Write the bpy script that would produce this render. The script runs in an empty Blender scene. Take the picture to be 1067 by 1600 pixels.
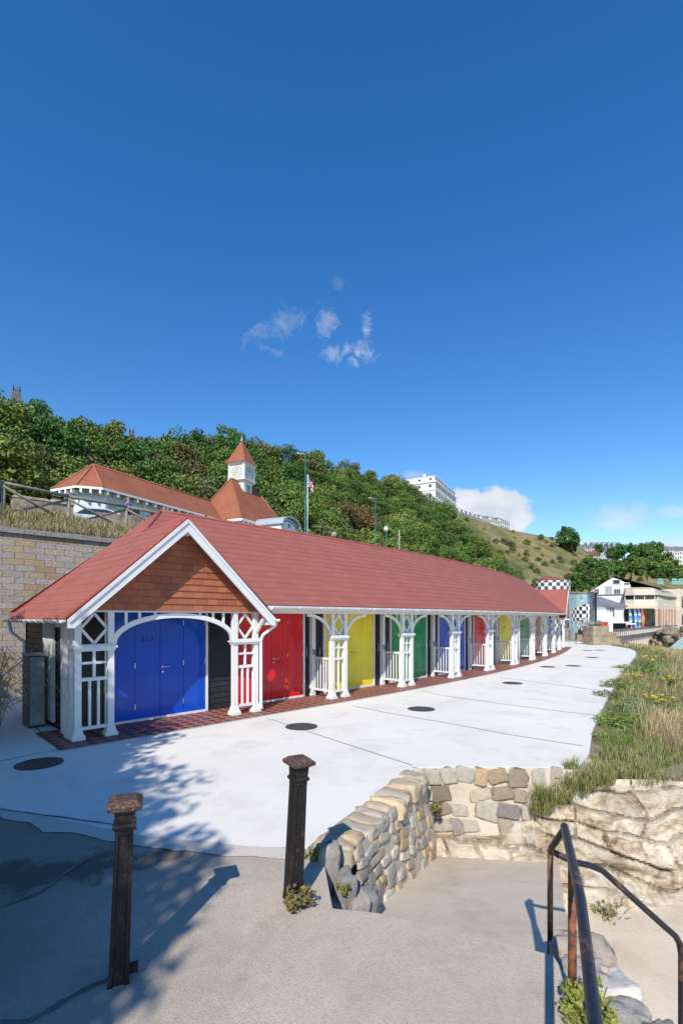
import bpy, bmesh, math, random
import numpy as np
from mathutils import Vector, Matrix, noise
from mathutils.bvhtree import BVHTree

random.seed(7); rng = np.random.default_rng(7)
sc = bpy.context.scene
col = bpy.data.collections.new("scene"); sc.collection.children.link(col)
R = math.radians
CAM_H = 1.95; F = 756.0; CX = 533.5; HZ = 965.0      # survey numbers taken off the photograph

def W(px, py, Y):          # point seen at a pixel, Y metres ahead
    return Vector(((px-CX)/F*Y, Y, CAM_H + (HZ-py)/F*Y))
def G(px, py, z=0.0):      # ground point at height z
    Y = F*(CAM_H-z)/(py-HZ)
    return Vector(((px-CX)/F*Y, Y, z))

# ------------------------------------------------------------------ objects
def tag(o, label=None, cat=None, group=None, kind=None):
    if label: o["label"] = label
    if cat: o["category"] = cat
    if group: o["group"] = group
    if kind: o["kind"] = kind
    return o
def thing(name, label, cat, loc=(0,0,0), group=None, rotz=0.0):
    o = bpy.data.objects.new(name, None); col.objects.link(o)
    o.empty_display_size = .2
    o.location = loc; o.rotation_euler = (0,0,rotz)
    return tag(o, label, cat, group)
def wloc(o):
    v = Vector((0,0,0))
    while o is not None:
        v += o.location; o = o.parent
    return v

class MB:
    def __init__(s): s.v=[]; s.f=[]; s.uv=[]; s.c=[]; s.has_uv=False; s.has_c=False; s.sm=[]
    def face(s, pts, uv=None, c=None, smooth=False):
        i=len(s.v); s.v += [tuple(p) for p in pts]; n=len(pts)
        s.f.append(tuple(range(i,i+n)))
        s.uv.append(uv); s.c.append(c); s.sm.append(smooth)
        if uv is not None: s.has_uv=True
        if c is not None: s.has_c=True
    def mesh(s, verts, faces, c=None, smooth=True):
        i=len(s.v); s.v += [tuple(p) for p in verts]
        for f in faces:
            s.f.append(tuple(i+k for k in f)); s.uv.append(None); s.c.append(c); s.sm.append(smooth)
        if c is not None: s.has_c=True
    def box(s, M, x0,x1,y0,y1,z0,z1, c=None):
        P=[M@Vector(p) for p in ((x0,y0,z0),(x1,y0,z0),(x1,y1,z0),(x0,y1,z0),(x0,y0,z1),(x1,y0,z1),(x1,y1,z1),(x0,y1,z1))]
        D=[(x0,y0,z0),(x1,y0,z0),(x1,y1,z0),(x0,y1,z0),(x0,y0,z1),(x1,y0,z1),(x1,y1,z1),(x0,y1,z1)]
        for q,ax in (((0,3,2,1),(0,1)),((4,5,6,7),(0,1)),((0,1,5,4),(0,2)),((1,2,6,5),(1,2)),((2,3,7,6),(0,2)),((3,0,4,7),(1,2))):
            s.face([P[k] for k in q], uv=[(D[k][ax[0]],D[k][ax[1]]) for k in q], c=c)
    def frustum(s, M, z0,h0x,h0y,z1,h1x,h1y, cx=0, cy=0, c=None, top=True):
        a=[(-h0x,-h0y,z0),(h0x,-h0y,z0),(h0x,h0y,z0),(-h0x,h0y,z0)]
        b=[(-h1x,-h1y,z1),(h1x,-h1y,z1),(h1x,h1y,z1),(-h1x,h1y,z1)]
        A=[M@Vector((p[0]+cx,p[1]+cy,p[2])) for p in a]; B=[M@Vector((p[0]+cx,p[1]+cy,p[2])) for p in b]
        for k in range(4):
            j=(k+1)%4; s.face([A[k],A[j],B[j],B[k]], c=c)
        s.face(A[::-1], c=c)
        if top: s.face(B, c=c)
    def prism(s, M, prof, y0, y1, c=None, smooth=False):   # profile in x,z extruded along y
        a=[M@Vector((p[0],y0,p[1])) for p in prof]; b=[M@Vector((p[0],y1,p[1])) for p in prof]; n=len(prof)
        s.face(a, c=c); s.face(b[::-1], c=c)
        for k in range(n):
            j=(k+1)%n; s.face([a[k],b[k],b[j],a[j]], c=c, smooth=smooth)
    def bar(s, M, p, q, w, d, c=None):    # rectangular bar between two points in the x,z plane, centred on y of p
        p=Vector(p); q=Vector(q); t=(q-p); L=t.length; t.normalize()
        nrm=Vector((0,1,0)); 
        if abs(t.dot(nrm))>.95: nrm=Vector((1,0,0))
        b=t.cross(nrm).normalized(); nn=b.cross(t).normalized()
        P=[]
        for e in (p,q):
            for sx,sy in ((-1,-1),(1,-1),(1,1),(-1,1)):
                P.append(M@(e+b*sx*w/2+nn*sy*d/2))
        for f in ((0,1,2,3),(7,6,5,4),(0,4,5,1),(1,5,6,2),(2,6,7,3),(3,7,4,0)): s.face([P[k] for k in f], c=c)
    def tube(s, pts, r, n=8, c=None, cap=True, smooth=True):
        pts=[Vector(p) for p in pts]; m=len(pts)
        rs=r if isinstance(r,(list,tuple)) else [r]*m
        rings=[]; up=Vector((0,0,1))
        d0=(pts[1]-pts[0]).normalized()
        ref=up if abs(d0.dot(up))<.9 else Vector((1,0,0))
        a=d0.cross(ref).normalized()
        for k in range(m):
            d=((pts[min(k+1,m-1)]-pts[k]).normalized()+(pts[k]-pts[max(k-1,0)]).normalized()).normalized()
            a=(a-d*a.dot(d)).normalized(); b=d.cross(a)
            rings.append([pts[k]+(a*math.cos(2*math.pi*j/n)+b*math.sin(2*math.pi*j/n))*rs[k] for j in range(n)])
        i=len(s.v)
        for rg in rings: s.v += [tuple(p) for p in rg]
        for k in range(m-1):
            for j in range(n):
                jj=(j+1)%n
                s.f.append((i+k*n+j,i+k*n+jj,i+(k+1)*n+jj,i+(k+1)*n+j)); s.uv.append(None); s.c.append(c); s.sm.append(smooth)
        if cap:
            s.f.append(tuple(i+j for j in range(n))[::-1]); s.uv.append(None); s.c.append(c); s.sm.append(False)
            s.f.append(tuple(i+(m-1)*n+j for j in range(n))); s.uv.append(None); s.c.append(c); s.sm.append(False)
        if c is not None: s.has_c=True
    def lathe(s, base, prof, n=16, c=None, smooth=True):
        base=Vector(base); rings=[[base+Vector((r*math.cos(2*math.pi*j/n),r*math.sin(2*math.pi*j/n),z)) for j in range(n)] for r,z in prof]
        i=len(s.v)
        for rg in rings: s.v += [tuple(p) for p in rg]
        for k in range(len(prof)-1):
            for j in range(n):
                jj=(j+1)%n
                s.f.append((i+k*n+j,i+k*n+jj,i+(k+1)*n+jj,i+(k+1)*n+j)); s.uv.append(None); s.c.append(c); s.sm.append(smooth)
        s.f.append(tuple(i+j for j in range(n))[::-1]); s.uv.append(None); s.c.append(c); s.sm.append(False)
        s.f.append(tuple(i+(len(prof)-1)*n+j for j in range(n))); s.uv.append(None); s.c.append(c); s.sm.append(False)
        if c is not None: s.has_c=True
    def build(s, name, mat, parent=None, bevel=0, local=False):
        off = Vector((0,0,0)) if (parent is None or local) else wloc(parent)
        me=bpy.data.meshes.new(name)
        o3=tuple(off)
        me.from_pydata([(p[0]-o3[0],p[1]-o3[1],p[2]-o3[2]) for p in s.v],[],s.f)
        if s.has_uv:
            ul=me.uv_layers.new(name="UVMap"); k=0
            for f,u in zip(s.f,s.uv):
                for j in range(len(f)):
                    if u is not None: ul.data[k].uv=u[j]
                    k+=1
        if s.has_c:
            at=me.color_attributes.new("Col",'FLOAT_COLOR','CORNER'); k=0
            arr=np.ones((sum(len(f) for f in s.f),4),dtype=np.float32)
            for f,cc in zip(s.f,s.c):
                n=len(f)
                if cc is not None: arr[k:k+n,:3]=cc[:3]
                k+=n
            at.data.foreach_set("color",arr.ravel())
        me.polygons.foreach_set("use_smooth",s.sm)
        me.update()
        if mat:
            for m in (mat if isinstance(mat,(list,tuple)) else [mat]): me.materials.append(m)
        o=bpy.data.objects.new(name,me); col.objects.link(o)
        if parent: o.parent=parent
        if bevel:
            b=o.modifiers.new("Bevel",'BEVEL'); b.width=bevel; b.segments=2; b.limit_method='ANGLE'; b.angle_limit=R(35)
        return o

def copy_tree(o, parent=None):
    c=o.copy(); col.objects.link(c); c.parent=parent
    for ch in list(o.children): copy_tree(ch,c)
    return c

def MX(origin, heading=0.0):       # local frame: x along heading, y to its left, z up
    return Matrix.Translation(Vector(origin)) @ Matrix.Rotation(heading,4,'Z')

# ------------------------------------------------------------------ materials
class NT:
    def __init__(s, name):
        s.m=bpy.data.materials.new(name); s.m.use_nodes=True; s.t=s.m.node_tree; s.n=s.t.nodes; s.l=s.t.links
        s.bsdf=s.n["Principled BSDF"]; s.k=0
    def node(s, typ, **kw):
        n=s.n.new(typ); n.location=(-300-(s.k%6)*180, 400-(s.k//6)*220); s.k+=1
        for a,b in kw.items():
            if a in ('inputs',):
                for i,v in b.items(): n.inputs[i].default_value=v
            else: setattr(n,a,b)
        return n
    def link(s,a,b): s.l.new(a,b)
    def coords(s, kind="Object"):
        return s.node("ShaderNodeTexCoord").outputs[kind]
    def pos(s): return s.node("ShaderNodeNewGeometry").outputs["Position"]
    def noise(s, vec, scale, detail=4, rough=.55, dist=0):
        n=s.node("ShaderNodeTexNoise"); n.inputs["Scale"].default_value=scale; n.inputs["Detail"].default_value=detail
        n.inputs["Roughness"].default_value=rough; n.inputs["Distortion"].default_value=dist
        s.link(vec,n.inputs["Vector"]); return n.outputs["Fac"]
    def ramp(s, fac, stops):
        n=s.node("ShaderNodeValToRGB"); e=n.color_ramp.elements
        while len(e)<len(stops): e.new(.5)
        for k,(p,c) in enumerate(stops):
            e[k].position=p; e[k].color=(c[0],c[1],c[2],1) if not isinstance(c,(int,float)) else (c,c,c,1)
        s.link(fac,n.inputs["Fac"]); return n.outputs["Color"]
    def mix(s, fac, a, b, typ='MIX'):
        n=s.node("ShaderNodeMix", data_type='RGBA', blend_type=typ)
        for key,v in ((0,fac),(6,a),(7,b)):
            if isinstance(v,(int,float)): n.inputs[key].default_value=v
            elif isinstance(v,(tuple,list)): n.inputs[key].default_value=(*v[:3],1)
            else: s.link(v,n.inputs[key])
        return n.outputs[2]
    def math(s, op, a, b=0.0, c=None):
        n=s.node("ShaderNodeMath", operation=op)
        for k,v in enumerate((a,b) if c is None else (a,b,c)):
            if isinstance(v,(int,float)): n.inputs[k].default_value=v
            else: s.link(v,n.inputs[k])
        return n.outputs[0]
    def bump(s, h, strength=.3, dist=.01):
        n=s.node("ShaderNodeBump"); n.inputs["Strength"].default_value=strength; n.inputs["Distance"].default_value=dist
        s.link(h,n.inputs["Height"]); s.link(n.outputs["Normal"],s.bsdf.inputs["Normal"]); return n
    def base(s, c):
        if isinstance(c,(tuple,list)): s.bsdf.inputs["Base Color"].default_value=(*c[:3],1)
        else: s.link(c,s.bsdf.inputs["Base Color"])
    def set(s, rough=.6, metal=0, spec=.4, coat=0):
        b=s.bsdf.inputs; b["Roughness"].default_value=rough; b["Metallic"].default_value=metal
        b["Specular IOR Level"].default_value=spec; b["Coat Weight"].default_value=coat
        b["Coat Roughness"].default_value=.08
        return s.m

def simple(name, c1, c2=None, scale=6, rough=.6, metal=0, spec=.4, coat=0, bump=0, bscale=40, bdist=.01, lo=.35, hi=.65, pos=True):
    t=NT(name); c2=c2 or tuple(x*.85 for x in c1)
    v=t.pos() if pos else t.coords()
    f=t.noise(v,scale,5,.6)
    t.base(t.ramp(f,[(lo,c2),(hi,c1)]))
    if bump: t.bump(t.noise(v,bscale,4,.6),bump,bdist)
    return t.set(rough,metal,spec,coat)

M={}
def concrete(name, a, b, stain, big=.35, speck=0.0, bump=.15, stain_hi=.72):
    t=NT(name); p=t.pos()
    n1=t.noise(p,big,6,.62); n2=t.noise(p,2.3,6,.65); n3=t.noise(p,60,3,.6)
    c=t.ramp(n1,[(.3,b),(.68,a)])
    c=t.mix(t.ramp(n2,[(.42,1.0),(stain_hi,0.0)]),c,stain)
    if speck: c=t.mix(t.ramp(n3,[(.36,speck),(.5,0.0)]),c,tuple(x*.45 for x in b))
    n4=t.noise(p,160,2,.5); c=t.mix(t.ramp(n4,[(.6,0.0),(.75,speck*.8)]),c,tuple(min(1,x*1.5) for x in a)) if speck else c
    t.base(c); t.bump(t.mix(.35,n3,n2),bump,.02)
    return t.set(.85,spec=.2)
def stain_concrete(name, a, b, stain, amt=.3, speck=0.0, bump=.15, big=.35):
    """light concrete with sparse darker stains, fine speckle and hairline cracks"""
    t=NT(name); p=t.pos()
    n1=t.noise(p,big,5,.6); n2=t.noise(p,1.1,7,.68,.3); n3=t.noise(p,70,3,.6)
    c=t.ramp(n1,[(.3,b),(.7,a)])
    c=t.mix(t.math('MULTIPLY',t.ramp(n2,[(.5,0.0),(.72,1.0)]),amt),c,stain)
    if speck:
        c=t.mix(t.math('MULTIPLY',t.ramp(n3,[(.52,0.0),(.66,1.0)]),speck),c,tuple(x*.4 for x in b))
        n5=t.noise(p,190,2,.5); c=t.mix(t.math('MULTIPLY',t.ramp(n5,[(.58,0.0),(.7,1.0)]),speck),c,tuple(min(.8,x*1.7) for x in a))
    t.base(c); t.bump(t.mix(.4,n3,n2),bump,.02)
    return t.set(.85,spec=.2)

M['terrace']=stain_concrete('terrace_concrete',(.86,.815,.735),(.76,.715,.64),(.52,.475,.41),.5,.18,bump=.06)
M['joint']=simple('joint',(.10,.10,.095),(.2,.2,.19),5,.9)
def old_slab():
    t=NT('old_concrete'); p=t.pos()
    n1=t.noise(p,.8,6,.65); n2=t.noise(p,3.2,6,.7,.4); n3=t.noise(p,150,3,.6); n5=t.noise(p,290,2,.5)
    c=t.ramp(n1,[(.3,(.46,.38,.30)),(.7,(.62,.53,.43))])
    c=t.mix(t.math('MULTIPLY',t.ramp(n2,[(.5,0.0),(.75,1.0)]),.55),c,(.29,.23,.175))
    c=t.mix(t.math('MULTIPLY',t.ramp(n2,[(.25,1.0),(.42,0.0)]),.5),c,(.60,.53,.44))
    c=t.mix(t.math('MULTIPLY',t.ramp(n3,[(.5,0.0),(.62,1.0)]),.5),c,(.22,.18,.145))
    c=t.mix(t.math('MULTIPLY',t.ramp(n5,[(.56,0.0),(.68,1.0)]),.55),c,(.72,.66,.57))
    # hairline cracks
    vo=t.node("ShaderNodeTexVoronoi", feature='DISTANCE_TO_EDGE'); vo.inputs["Scale"].default_value=.55
    mixv=t.node("ShaderNodeVectorMath", operation='MULTIPLY_ADD'); nz=t.node("ShaderNodeTexNoise"); nz.inputs["Scale"].default_value=2.2; nz.inputs["Detail"].default_value=5
    t.link(p,nz.inputs["Vector"]); t.link(nz.outputs["Color"],mixv.inputs[0]); mixv.inputs[1].default_value=(.9,.9,0); t.link(p,mixv.inputs[2])
    t.link(mixv.outputs[0],vo.inputs["Vector"])
    cr=t.ramp(vo.outputs["Distance"],[(.0,1.0),(.009,0.0)])
    c=t.mix(t.math('MULTIPLY',cr,.16),c,(.60,.54,.46))
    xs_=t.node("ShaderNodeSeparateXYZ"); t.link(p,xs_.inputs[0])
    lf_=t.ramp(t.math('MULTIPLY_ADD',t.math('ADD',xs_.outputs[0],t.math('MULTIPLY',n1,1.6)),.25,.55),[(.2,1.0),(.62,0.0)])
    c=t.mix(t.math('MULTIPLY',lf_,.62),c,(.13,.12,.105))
    # damp cracked stain on the left of the old paving
    d=t.node("ShaderNodeVectorMath", operation='SUBTRACT'); t.link(p,d.inputs[0]); d.inputs[1].default_value=(-2.15,3.75,0)
    m=t.node("ShaderNodeMapping", vector_type='TEXTURE'); m.inputs["Rotation"].default_value=(0,0,R(22)); m.inputs["Scale"].default_value=(1.3,.30,1); t.link(d.outputs[0],m.inputs["Vector"])
    ln=t.node("ShaderNodeVectorMath", operation='LENGTH'); t.link(m.outputs[0],ln.inputs[0])
    sm_=t.math('ADD',ln.outputs["Value"],t.math('MULTIPLY',t.math('SUBTRACT',n2,.5),3.2))
    c=t.mix(t.math('MULTIPLY',t.ramp(sm_,[(.45,1.0),(.95,0.0)]),.8),c,(.10,.085,.065))
    t.base(c); t.bump(t.mix(.4,n3,n2),.35,.02)
    return t.set(.9,spec=.15)
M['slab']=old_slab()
M['dirtypatch']=stain_concrete('dirty_concrete',(.2,.19,.17),(.13,.12,.105),(.06,.055,.05),.8,.5,.4,1.2)
M['path']=stain_concrete('path_concrete',(.72,.61,.475),(.61,.505,.375),(.36,.27,.16),.55,.3,.2,.7)
M['farpath']=stain_concrete('far_path',(.42,.38,.32),(.36,.33,.28),(.3,.27,.22),.3)
M['white']=simple('white_paint',(.80,.80,.79),(.74,.745,.74),3,.35,spec=.45)
M['soffit']=simple('soffit_white',(.74,.74,.73),(.70,.70,.69),3,.6)
def door_mat(name, c):
    t=NT(name); p=t.pos(); n=t.noise(p,2.5,4,.5)
    t.base(t.ramp(n,[(.3,tuple(x*.86 for x in c)),(.7,c)]))
    # faint vertical wood grain under the gloss
    w=t.node("ShaderNodeMapping"); w.inputs["Scale"].default_value=(40,40,1.2); t.link(p,w.inputs["Vector"])
    t.bump(t.noise(w.outputs[0],1.0,3,.6),.05,.01)
    return t.set(.2,spec=.3,coat=.14)
M['blue']=door_mat('blue_gloss',(.001,.085,.58))
M['red']=door_mat('red_gloss',(.74,.018,.033))
M['yellow']=door_mat('yellow_gloss',(.93,.75,.05))
M['green']=door_mat('green_gloss',(.014,.29,.105))
M['black']=simple('black_weatherboard',(.028,.029,.034),(.016,.016,.019),4,.5,bump=.1,bscale=18)
M['numeral']=simple('numeral_black',(.012,.012,.014),rough=.4)
M['steel']=simple('brushed_steel',(.62,.62,.60),rough=.3,metal=1)
M['grey']=simple('grey_plastic',(.25,.26,.27),rough=.5)
def shingle():
    t=NT('red_shingle'); uv=t.coords("UV")
    mp=t.node("ShaderNodeMapping"); mp.inputs["Scale"].default_value=(1/.34,1/.2,1); t.link(uv,mp.inputs["Vector"])
    br=t.node("ShaderNodeTexBrick", offset=.5); br.inputs["Scale"].default_value=1; br.inputs["Brick Width"].default_value=1; br.inputs["Row Height"].default_value=1
    br.inputs["Mortar Size"].default_value=.012; br.inputs["Mortar Smooth"].default_value=.3; br.inputs["Bias"].default_value=0
    br.inputs["Color1"].default_value=(.365,.128,.100,1); br.inputs["Color2"].default_value=(.325,.108,.084,1); br.inputs["Mortar"].default_value=(.235,.07,.062,1)
    t.link(mp.outputs[0],br.inputs["Vector"])
    p=t.pos(); n=t.noise(p,.9,5,.6); n2=t.noise(p,120,3,.7)
    c=t.mix(t.math('MULTIPLY',t.ramp(n,[(.4,0.0),(.75,1.0)]),.28),br.outputs["Color"],(.40,.16,.14))
    c=t.mix(t.math('MULTIPLY',n2,.25),c,(.23,.07,.06))
    t.base(c); t.bump(n2,.12,.01)
    return t.set(.85,spec=.2)
M['shingle']=shingle()
M['ridgecap']=simple('ridge_cap',(.41,.115,.10),(.35,.095,.085),5,.8,spec=.2)
def tilehang():
    t=NT('hung_clay_tile'); uv=t.coords("UV")
    mp=t.node("ShaderNodeMapping"); mp.inputs["Scale"].default_value=(1/.205,1/.128,1); t.link(uv,mp.inputs["Vector"])
    br=t.node("ShaderNodeTexBrick", offset=.5); br.inputs["Scale"].default_value=1; br.inputs["Brick Width"].default_value=1; br.inputs["Row Height"].default_value=1
    br.inputs["Mortar Size"].default_value=.014; br.inputs["Mortar Smooth"].default_value=.2; br.inputs["Bias"].default_value=-.1
    br.inputs["Color1"].default_value=(.46,.155,.08,1); br.inputs["Color2"].default_value=(.29,.095,.058,1); br.inputs["Mortar"].default_value=(.06,.02,.015,1)
    t.link(mp.outputs[0],br.inputs["Vector"])
    n=t.noise(t.pos(),9,4,.6)
    t.base(t.mix(t.math('MULTIPLY',n,.35),br.outputs["Color"],(.33,.12,.07)))
    return t.set(.75,spec=.25)
M['tilehang']=tilehang()
def quarry():
    t=NT('quarry_tile'); uv=t.coords("UV")
    mp=t.node("ShaderNodeMapping"); mp.inputs["Rotation"].default_value=(0,0,R(45)); mp.inputs["Scale"].default_value=(1/.152,1/.152,1); t.link(uv,mp.inputs["Vector"])
    br=t.node("ShaderNodeTexBrick", offset=0); br.inputs["Scale"].default_value=1; br.inputs["Brick Width"].default_value=1; br.inputs["Row Height"].default_value=1
    br.inputs["Mortar Size"].default_value=.03; br.inputs["Mortar Smooth"].default_value=.1
    ck=t.node("ShaderNodeTexChecker"); ck.inputs["Scale"].default_value=1; ck.inputs["Color1"].default_value=(.40,.125,.085,1); ck.inputs["Color2"].default_value=(.085,.04,.04,1)
    t.link(mp.outputs[0],ck.inputs["Vector"]); t.link(mp.outputs[0],br.inputs["Vector"])
    n=t.noise(t.pos(),7,4,.6)
    c=t.mix(t.math('MULTIPLY',n,.28),ck.outputs["Color"],(.24,.09,.065))
    t.base(t.mix(br.outputs["Fac"],c,(.34,.26,.21))); return t.set(.55,spec=.35)
M['quarry']=quarry()
def blockwall():
    t=NT('rockface_block'); uv=t.coords("UV")
    mp=t.node("ShaderNodeMapping"); mp.inputs["Scale"].default_value=(1/.45,1/.155,1); t.link(uv,mp.inputs["Vector"])
    def brick(c1,c2,mo,bias):
        br=t.node("ShaderNodeTexBrick", offset=.43, offset_frequency=2); br.inputs["Scale"].default_value=1; br.inputs["Brick Width"].default_value=1; br.inputs["Row Height"].default_value=1
        br.inputs["Mortar Size"].default_value=.022; br.inputs["Mortar Smooth"].default_value=.4; br.inputs["Bias"].default_value=bias
        br.inputs["Color1"].default_value=(*c1,1); br.inputs["Color2"].default_value=(*c2,1); br.inputs["Mortar"].default_value=(*mo,1)
        t.link(mp.outputs[0],br.inputs["Vector"]); return br
    br=brick((0,0,0),(1,1,1),(.5,.5,.5),0)
    sel=t.node("ShaderNodeSeparateColor"); t.link(br.outputs["Color"],sel.inputs[0])
    base=t.ramp(sel.outputs[0],[(.0,(.54,.465,.41)),(.45,(.62,.54,.46)),(.62,(.64,.50,.33)),(1,(.54,.37,.20))])
    n=t.noise(t.pos(),9,6,.7); n2=t.noise(t.pos(),30,5,.7)
    c=t.mix(t.math('MULTIPLY',t.ramp(n2,[(.35,1.0),(.6,0.0)]),.5),base,(.20,.17,.145))
    c=t.mix(br.outputs["Fac"],c,(.30,.27,.24))
    t.base(c)
    h=t.math('SUBTRACT',t.mix(.5,n,n2),br.outputs["Fac"]); t.bump(h,1.0,.05)
    return t.set(.9,spec=.15)
M['block']=blockwall()
def colmat(name, rough=.85, scale=14, amt=.45, dark=.5, bump=.4, bscale=30, bdist=.02, spec=.2):
    t=NT(name); a=t.node("ShaderNodeVertexColor", layer_name="Col"); p=t.pos()
    n=t.noise(p,scale,5,.65)
    d=t.mix(1.0,a.outputs["Color"],(dark,dark,dark),'MULTIPLY')
    t.base(t.mix(t.math('MULTIPLY',t.ramp(n,[(.35,1.0),(.65,0.0)]),amt),a.outputs["Color"],d))
    if bump: t.bump(t.noise(p,bscale,5,.7),bump,bdist)
    return t.set(rough,spec=spec)
M['stone']=colmat('rubble_stone',.85,18,.5,.55,.5,26,.02)
M['mortar']=stain_concrete('lime_mortar',(.62,.54,.43),(.52,.44,.34),(.38,.27,.15),.6,.2,.5,1.5)
def cliff():
    t=NT('cliff_rock'); a=t.node("ShaderNodeVertexColor", layer_name="Col"); p=t.pos()
    mp=t.node("ShaderNodeMapping"); mp.inputs["Scale"].default_value=(1.8,1.8,4.2); mp.inputs["Rotation"].default_value=(.15,.2,0); t.link(p,mp.inputs["Vector"])
    n=t.noise(mp.outputs[0],1.6,8,.7,.5); n2=t.noise(p,24,5,.7)
    c=t.ramp(n,[(.30,(.19,.145,.11)),(.40,(.46,.355,.24)),(.5,(.68,.57,.43)),(.6,(.76,.68,.55)),(.7,(.62,.42,.21))])
    c=t.mix(1.0,c,a.outputs["Color"],'MULTIPLY')
    c=t.mix(t.math('MULTIPLY',t.ramp(n2,[(.3,1.0),(.5,0.0)]),.4),c,(.15,.12,.09))
    t.base(c); t.bump(t.mix(.5,n,n2),.8,.05); return t.set(.9,spec=.15)
M['cliff']=cliff()
def castiron():
    t=NT('rusty_cast_iron'); p=t.pos(); z=t.node("ShaderNodeMapping"); z.inputs["Scale"].default_value=(24,24,13); t.link(p,z.inputs["Vector"])
    n=t.noise(z.outputs[0],1,6,.7); n2=t.noise(p,90,4,.7)
    c=t.ramp(n,[(.52,(.011,.010,.011)),(.62,(.028,.021,.018)),(.72,(.11,.05,.03)),(.86,(.24,.14,.09))])
    c=t.mix(t.math('MULTIPLY',t.ramp(n2,[(.58,0.0),(.7,1.0)]),.5),c,(.20,.12,.085))
    t.base(c); t.bump(n2,.5,.01); return t.set(.62,spec=.4)
M['iron']=castiron()
def rustcap():
    t=NT('rusted_cap'); p=t.pos(); n=t.noise(p,55,5,.7); n2=t.noise(p,170,3,.6)
    c=t.ramp(n,[(.4,(.04,.03,.03)),(.54,(.12,.065,.048)),(.7,(.23,.13,.09))])
    t.base(t.mix(t.math('MULTIPLY',t.ramp(n2,[(.58,0.0),(.68,1.0)]),.7),c,(.36,.30,.27))); t.bump(n,.6,.01); return t.set(.75,spec=.25)
M['rustcap']=rustcap()
def railpaint():
    t=NT('flaking_rail_paint'); p=t.pos(); n=t.noise(p,30,6,.72); n2=t.noise(p,6,4,.6)
    c=t.ramp(n,[(.62,(.018,.018,.030)),(.67,(.20,.07,.03)),(.76,(.30,.12,.06))])
    c2=t.ramp(n,[(.45,(.03,.024,.03)),(.58,(.16,.065,.035)),(.75,(.26,.15,.10))])
    t.base(t.mix(t.ramp(n2,[(.5,0.0),(.62,1.0)]),c,c2)); t.bump(n,.3,.006); return t.set(.4,spec=.5)
M['railpaint']=railpaint()
M['rustpost']=simple('rusty_post',(.30,.105,.045),(.07,.045,.04),22,.7,bump=.4,bscale=60,lo=.4,hi=.58)
M['cover']=simple('manhole_iron',(.13,.13,.128),(.06,.06,.062),14,.55,metal=.4,bump=.5,bscale=60)
M['coverring']=simple('manhole_frame',(.06,.055,.05),rough=.7)
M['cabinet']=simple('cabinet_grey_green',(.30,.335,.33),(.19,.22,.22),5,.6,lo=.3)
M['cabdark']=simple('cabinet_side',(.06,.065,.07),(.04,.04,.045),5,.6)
M['paledoor']=simple('pale_shutter',(.56,.62,.62),(.46,.52,.53),3,.55)
M['fence']=simple('weathered_wood',(.36,.32,.26),(.20,.175,.145),9,.85,bump=.4,bscale=40)
M['bark']=simple('bark',(.11,.085,.06),(.05,.04,.03),8,.9,bump=.6,bscale=20)
# ------------------------------------------------------------------ plan of the chalet row
P0=Vector((-4.19,7.68,0)); TH0=R(44.7); U1=5.57; DK=R(.735); PITCH=2.76
UE=U1+8*PITCH                 # where the far gable begins
THE=TH0+DK*(UE-U1); TOT=UE+3.36
_tab=[]; _p=P0.copy(); _du=.02; _u=0.0
def heading(u):
    if u<=U1: return TH0
    return TH0+DK*(min(u,UE)-U1)
while _u<=TOT+12:
    _tab.append(_p.copy()); h=heading(_u+_du/2); _p=_p+Vector((math.cos(h),math.sin(h),0))*_du; _u+=_du
def PU(u):
    if u<0: return P0+Vector((math.cos(TH0),math.sin(TH0),0))*u
    k=min(u/_du,len(_tab)-2); i=int(k); return _tab[i].lerp(_tab[i+1],k-i)
def NU(u):
    h=heading(max(u,0)); return Vector((-math.sin(h),math.cos(h),0))
def Q(u,b,z): 
    p=PU(u)+NU(u)*b; p.z=z; return p
def chord(u0,u1):
    a=PU(u0); b=PU(u1); return MX(a, math.atan2(b.y-a.y,b.x-a.x)), (b-a).length

# ------------------------------------------------------------------ setting: paving
def flat(name, pts, z, mat, depth=0.0, kind='structure'):
    bm=bmesh.new(); vs=[bm.verts.new((p[0],p[1],z if len(p)<3 else p[2])) for p in pts]
    f=bm.faces.new(vs)
    if f.normal.z<0: f.normal_flip()
    bm.normal_update()
    if f.normal.z<0: f.normal_flip()
    if depth:
        n=len(vs); lo=[bm.verts.new((v.co.x,v.co.y,v.co.z-depth)) for v in vs]
        for i in range(n): bm.faces.new((vs[i],lo[i],lo[(i+1)%n],vs[(i+1)%n]))
    bmesh.ops.triangulate(bm, faces=[f])
    me=bpy.data.meshes.new(name); bm.to_mesh(me); bm.free(); me.materials.append(mat)
    o=bpy.data.objects.new(name,me); col.objects.link(o); return tag(o,kind=kind)

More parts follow.
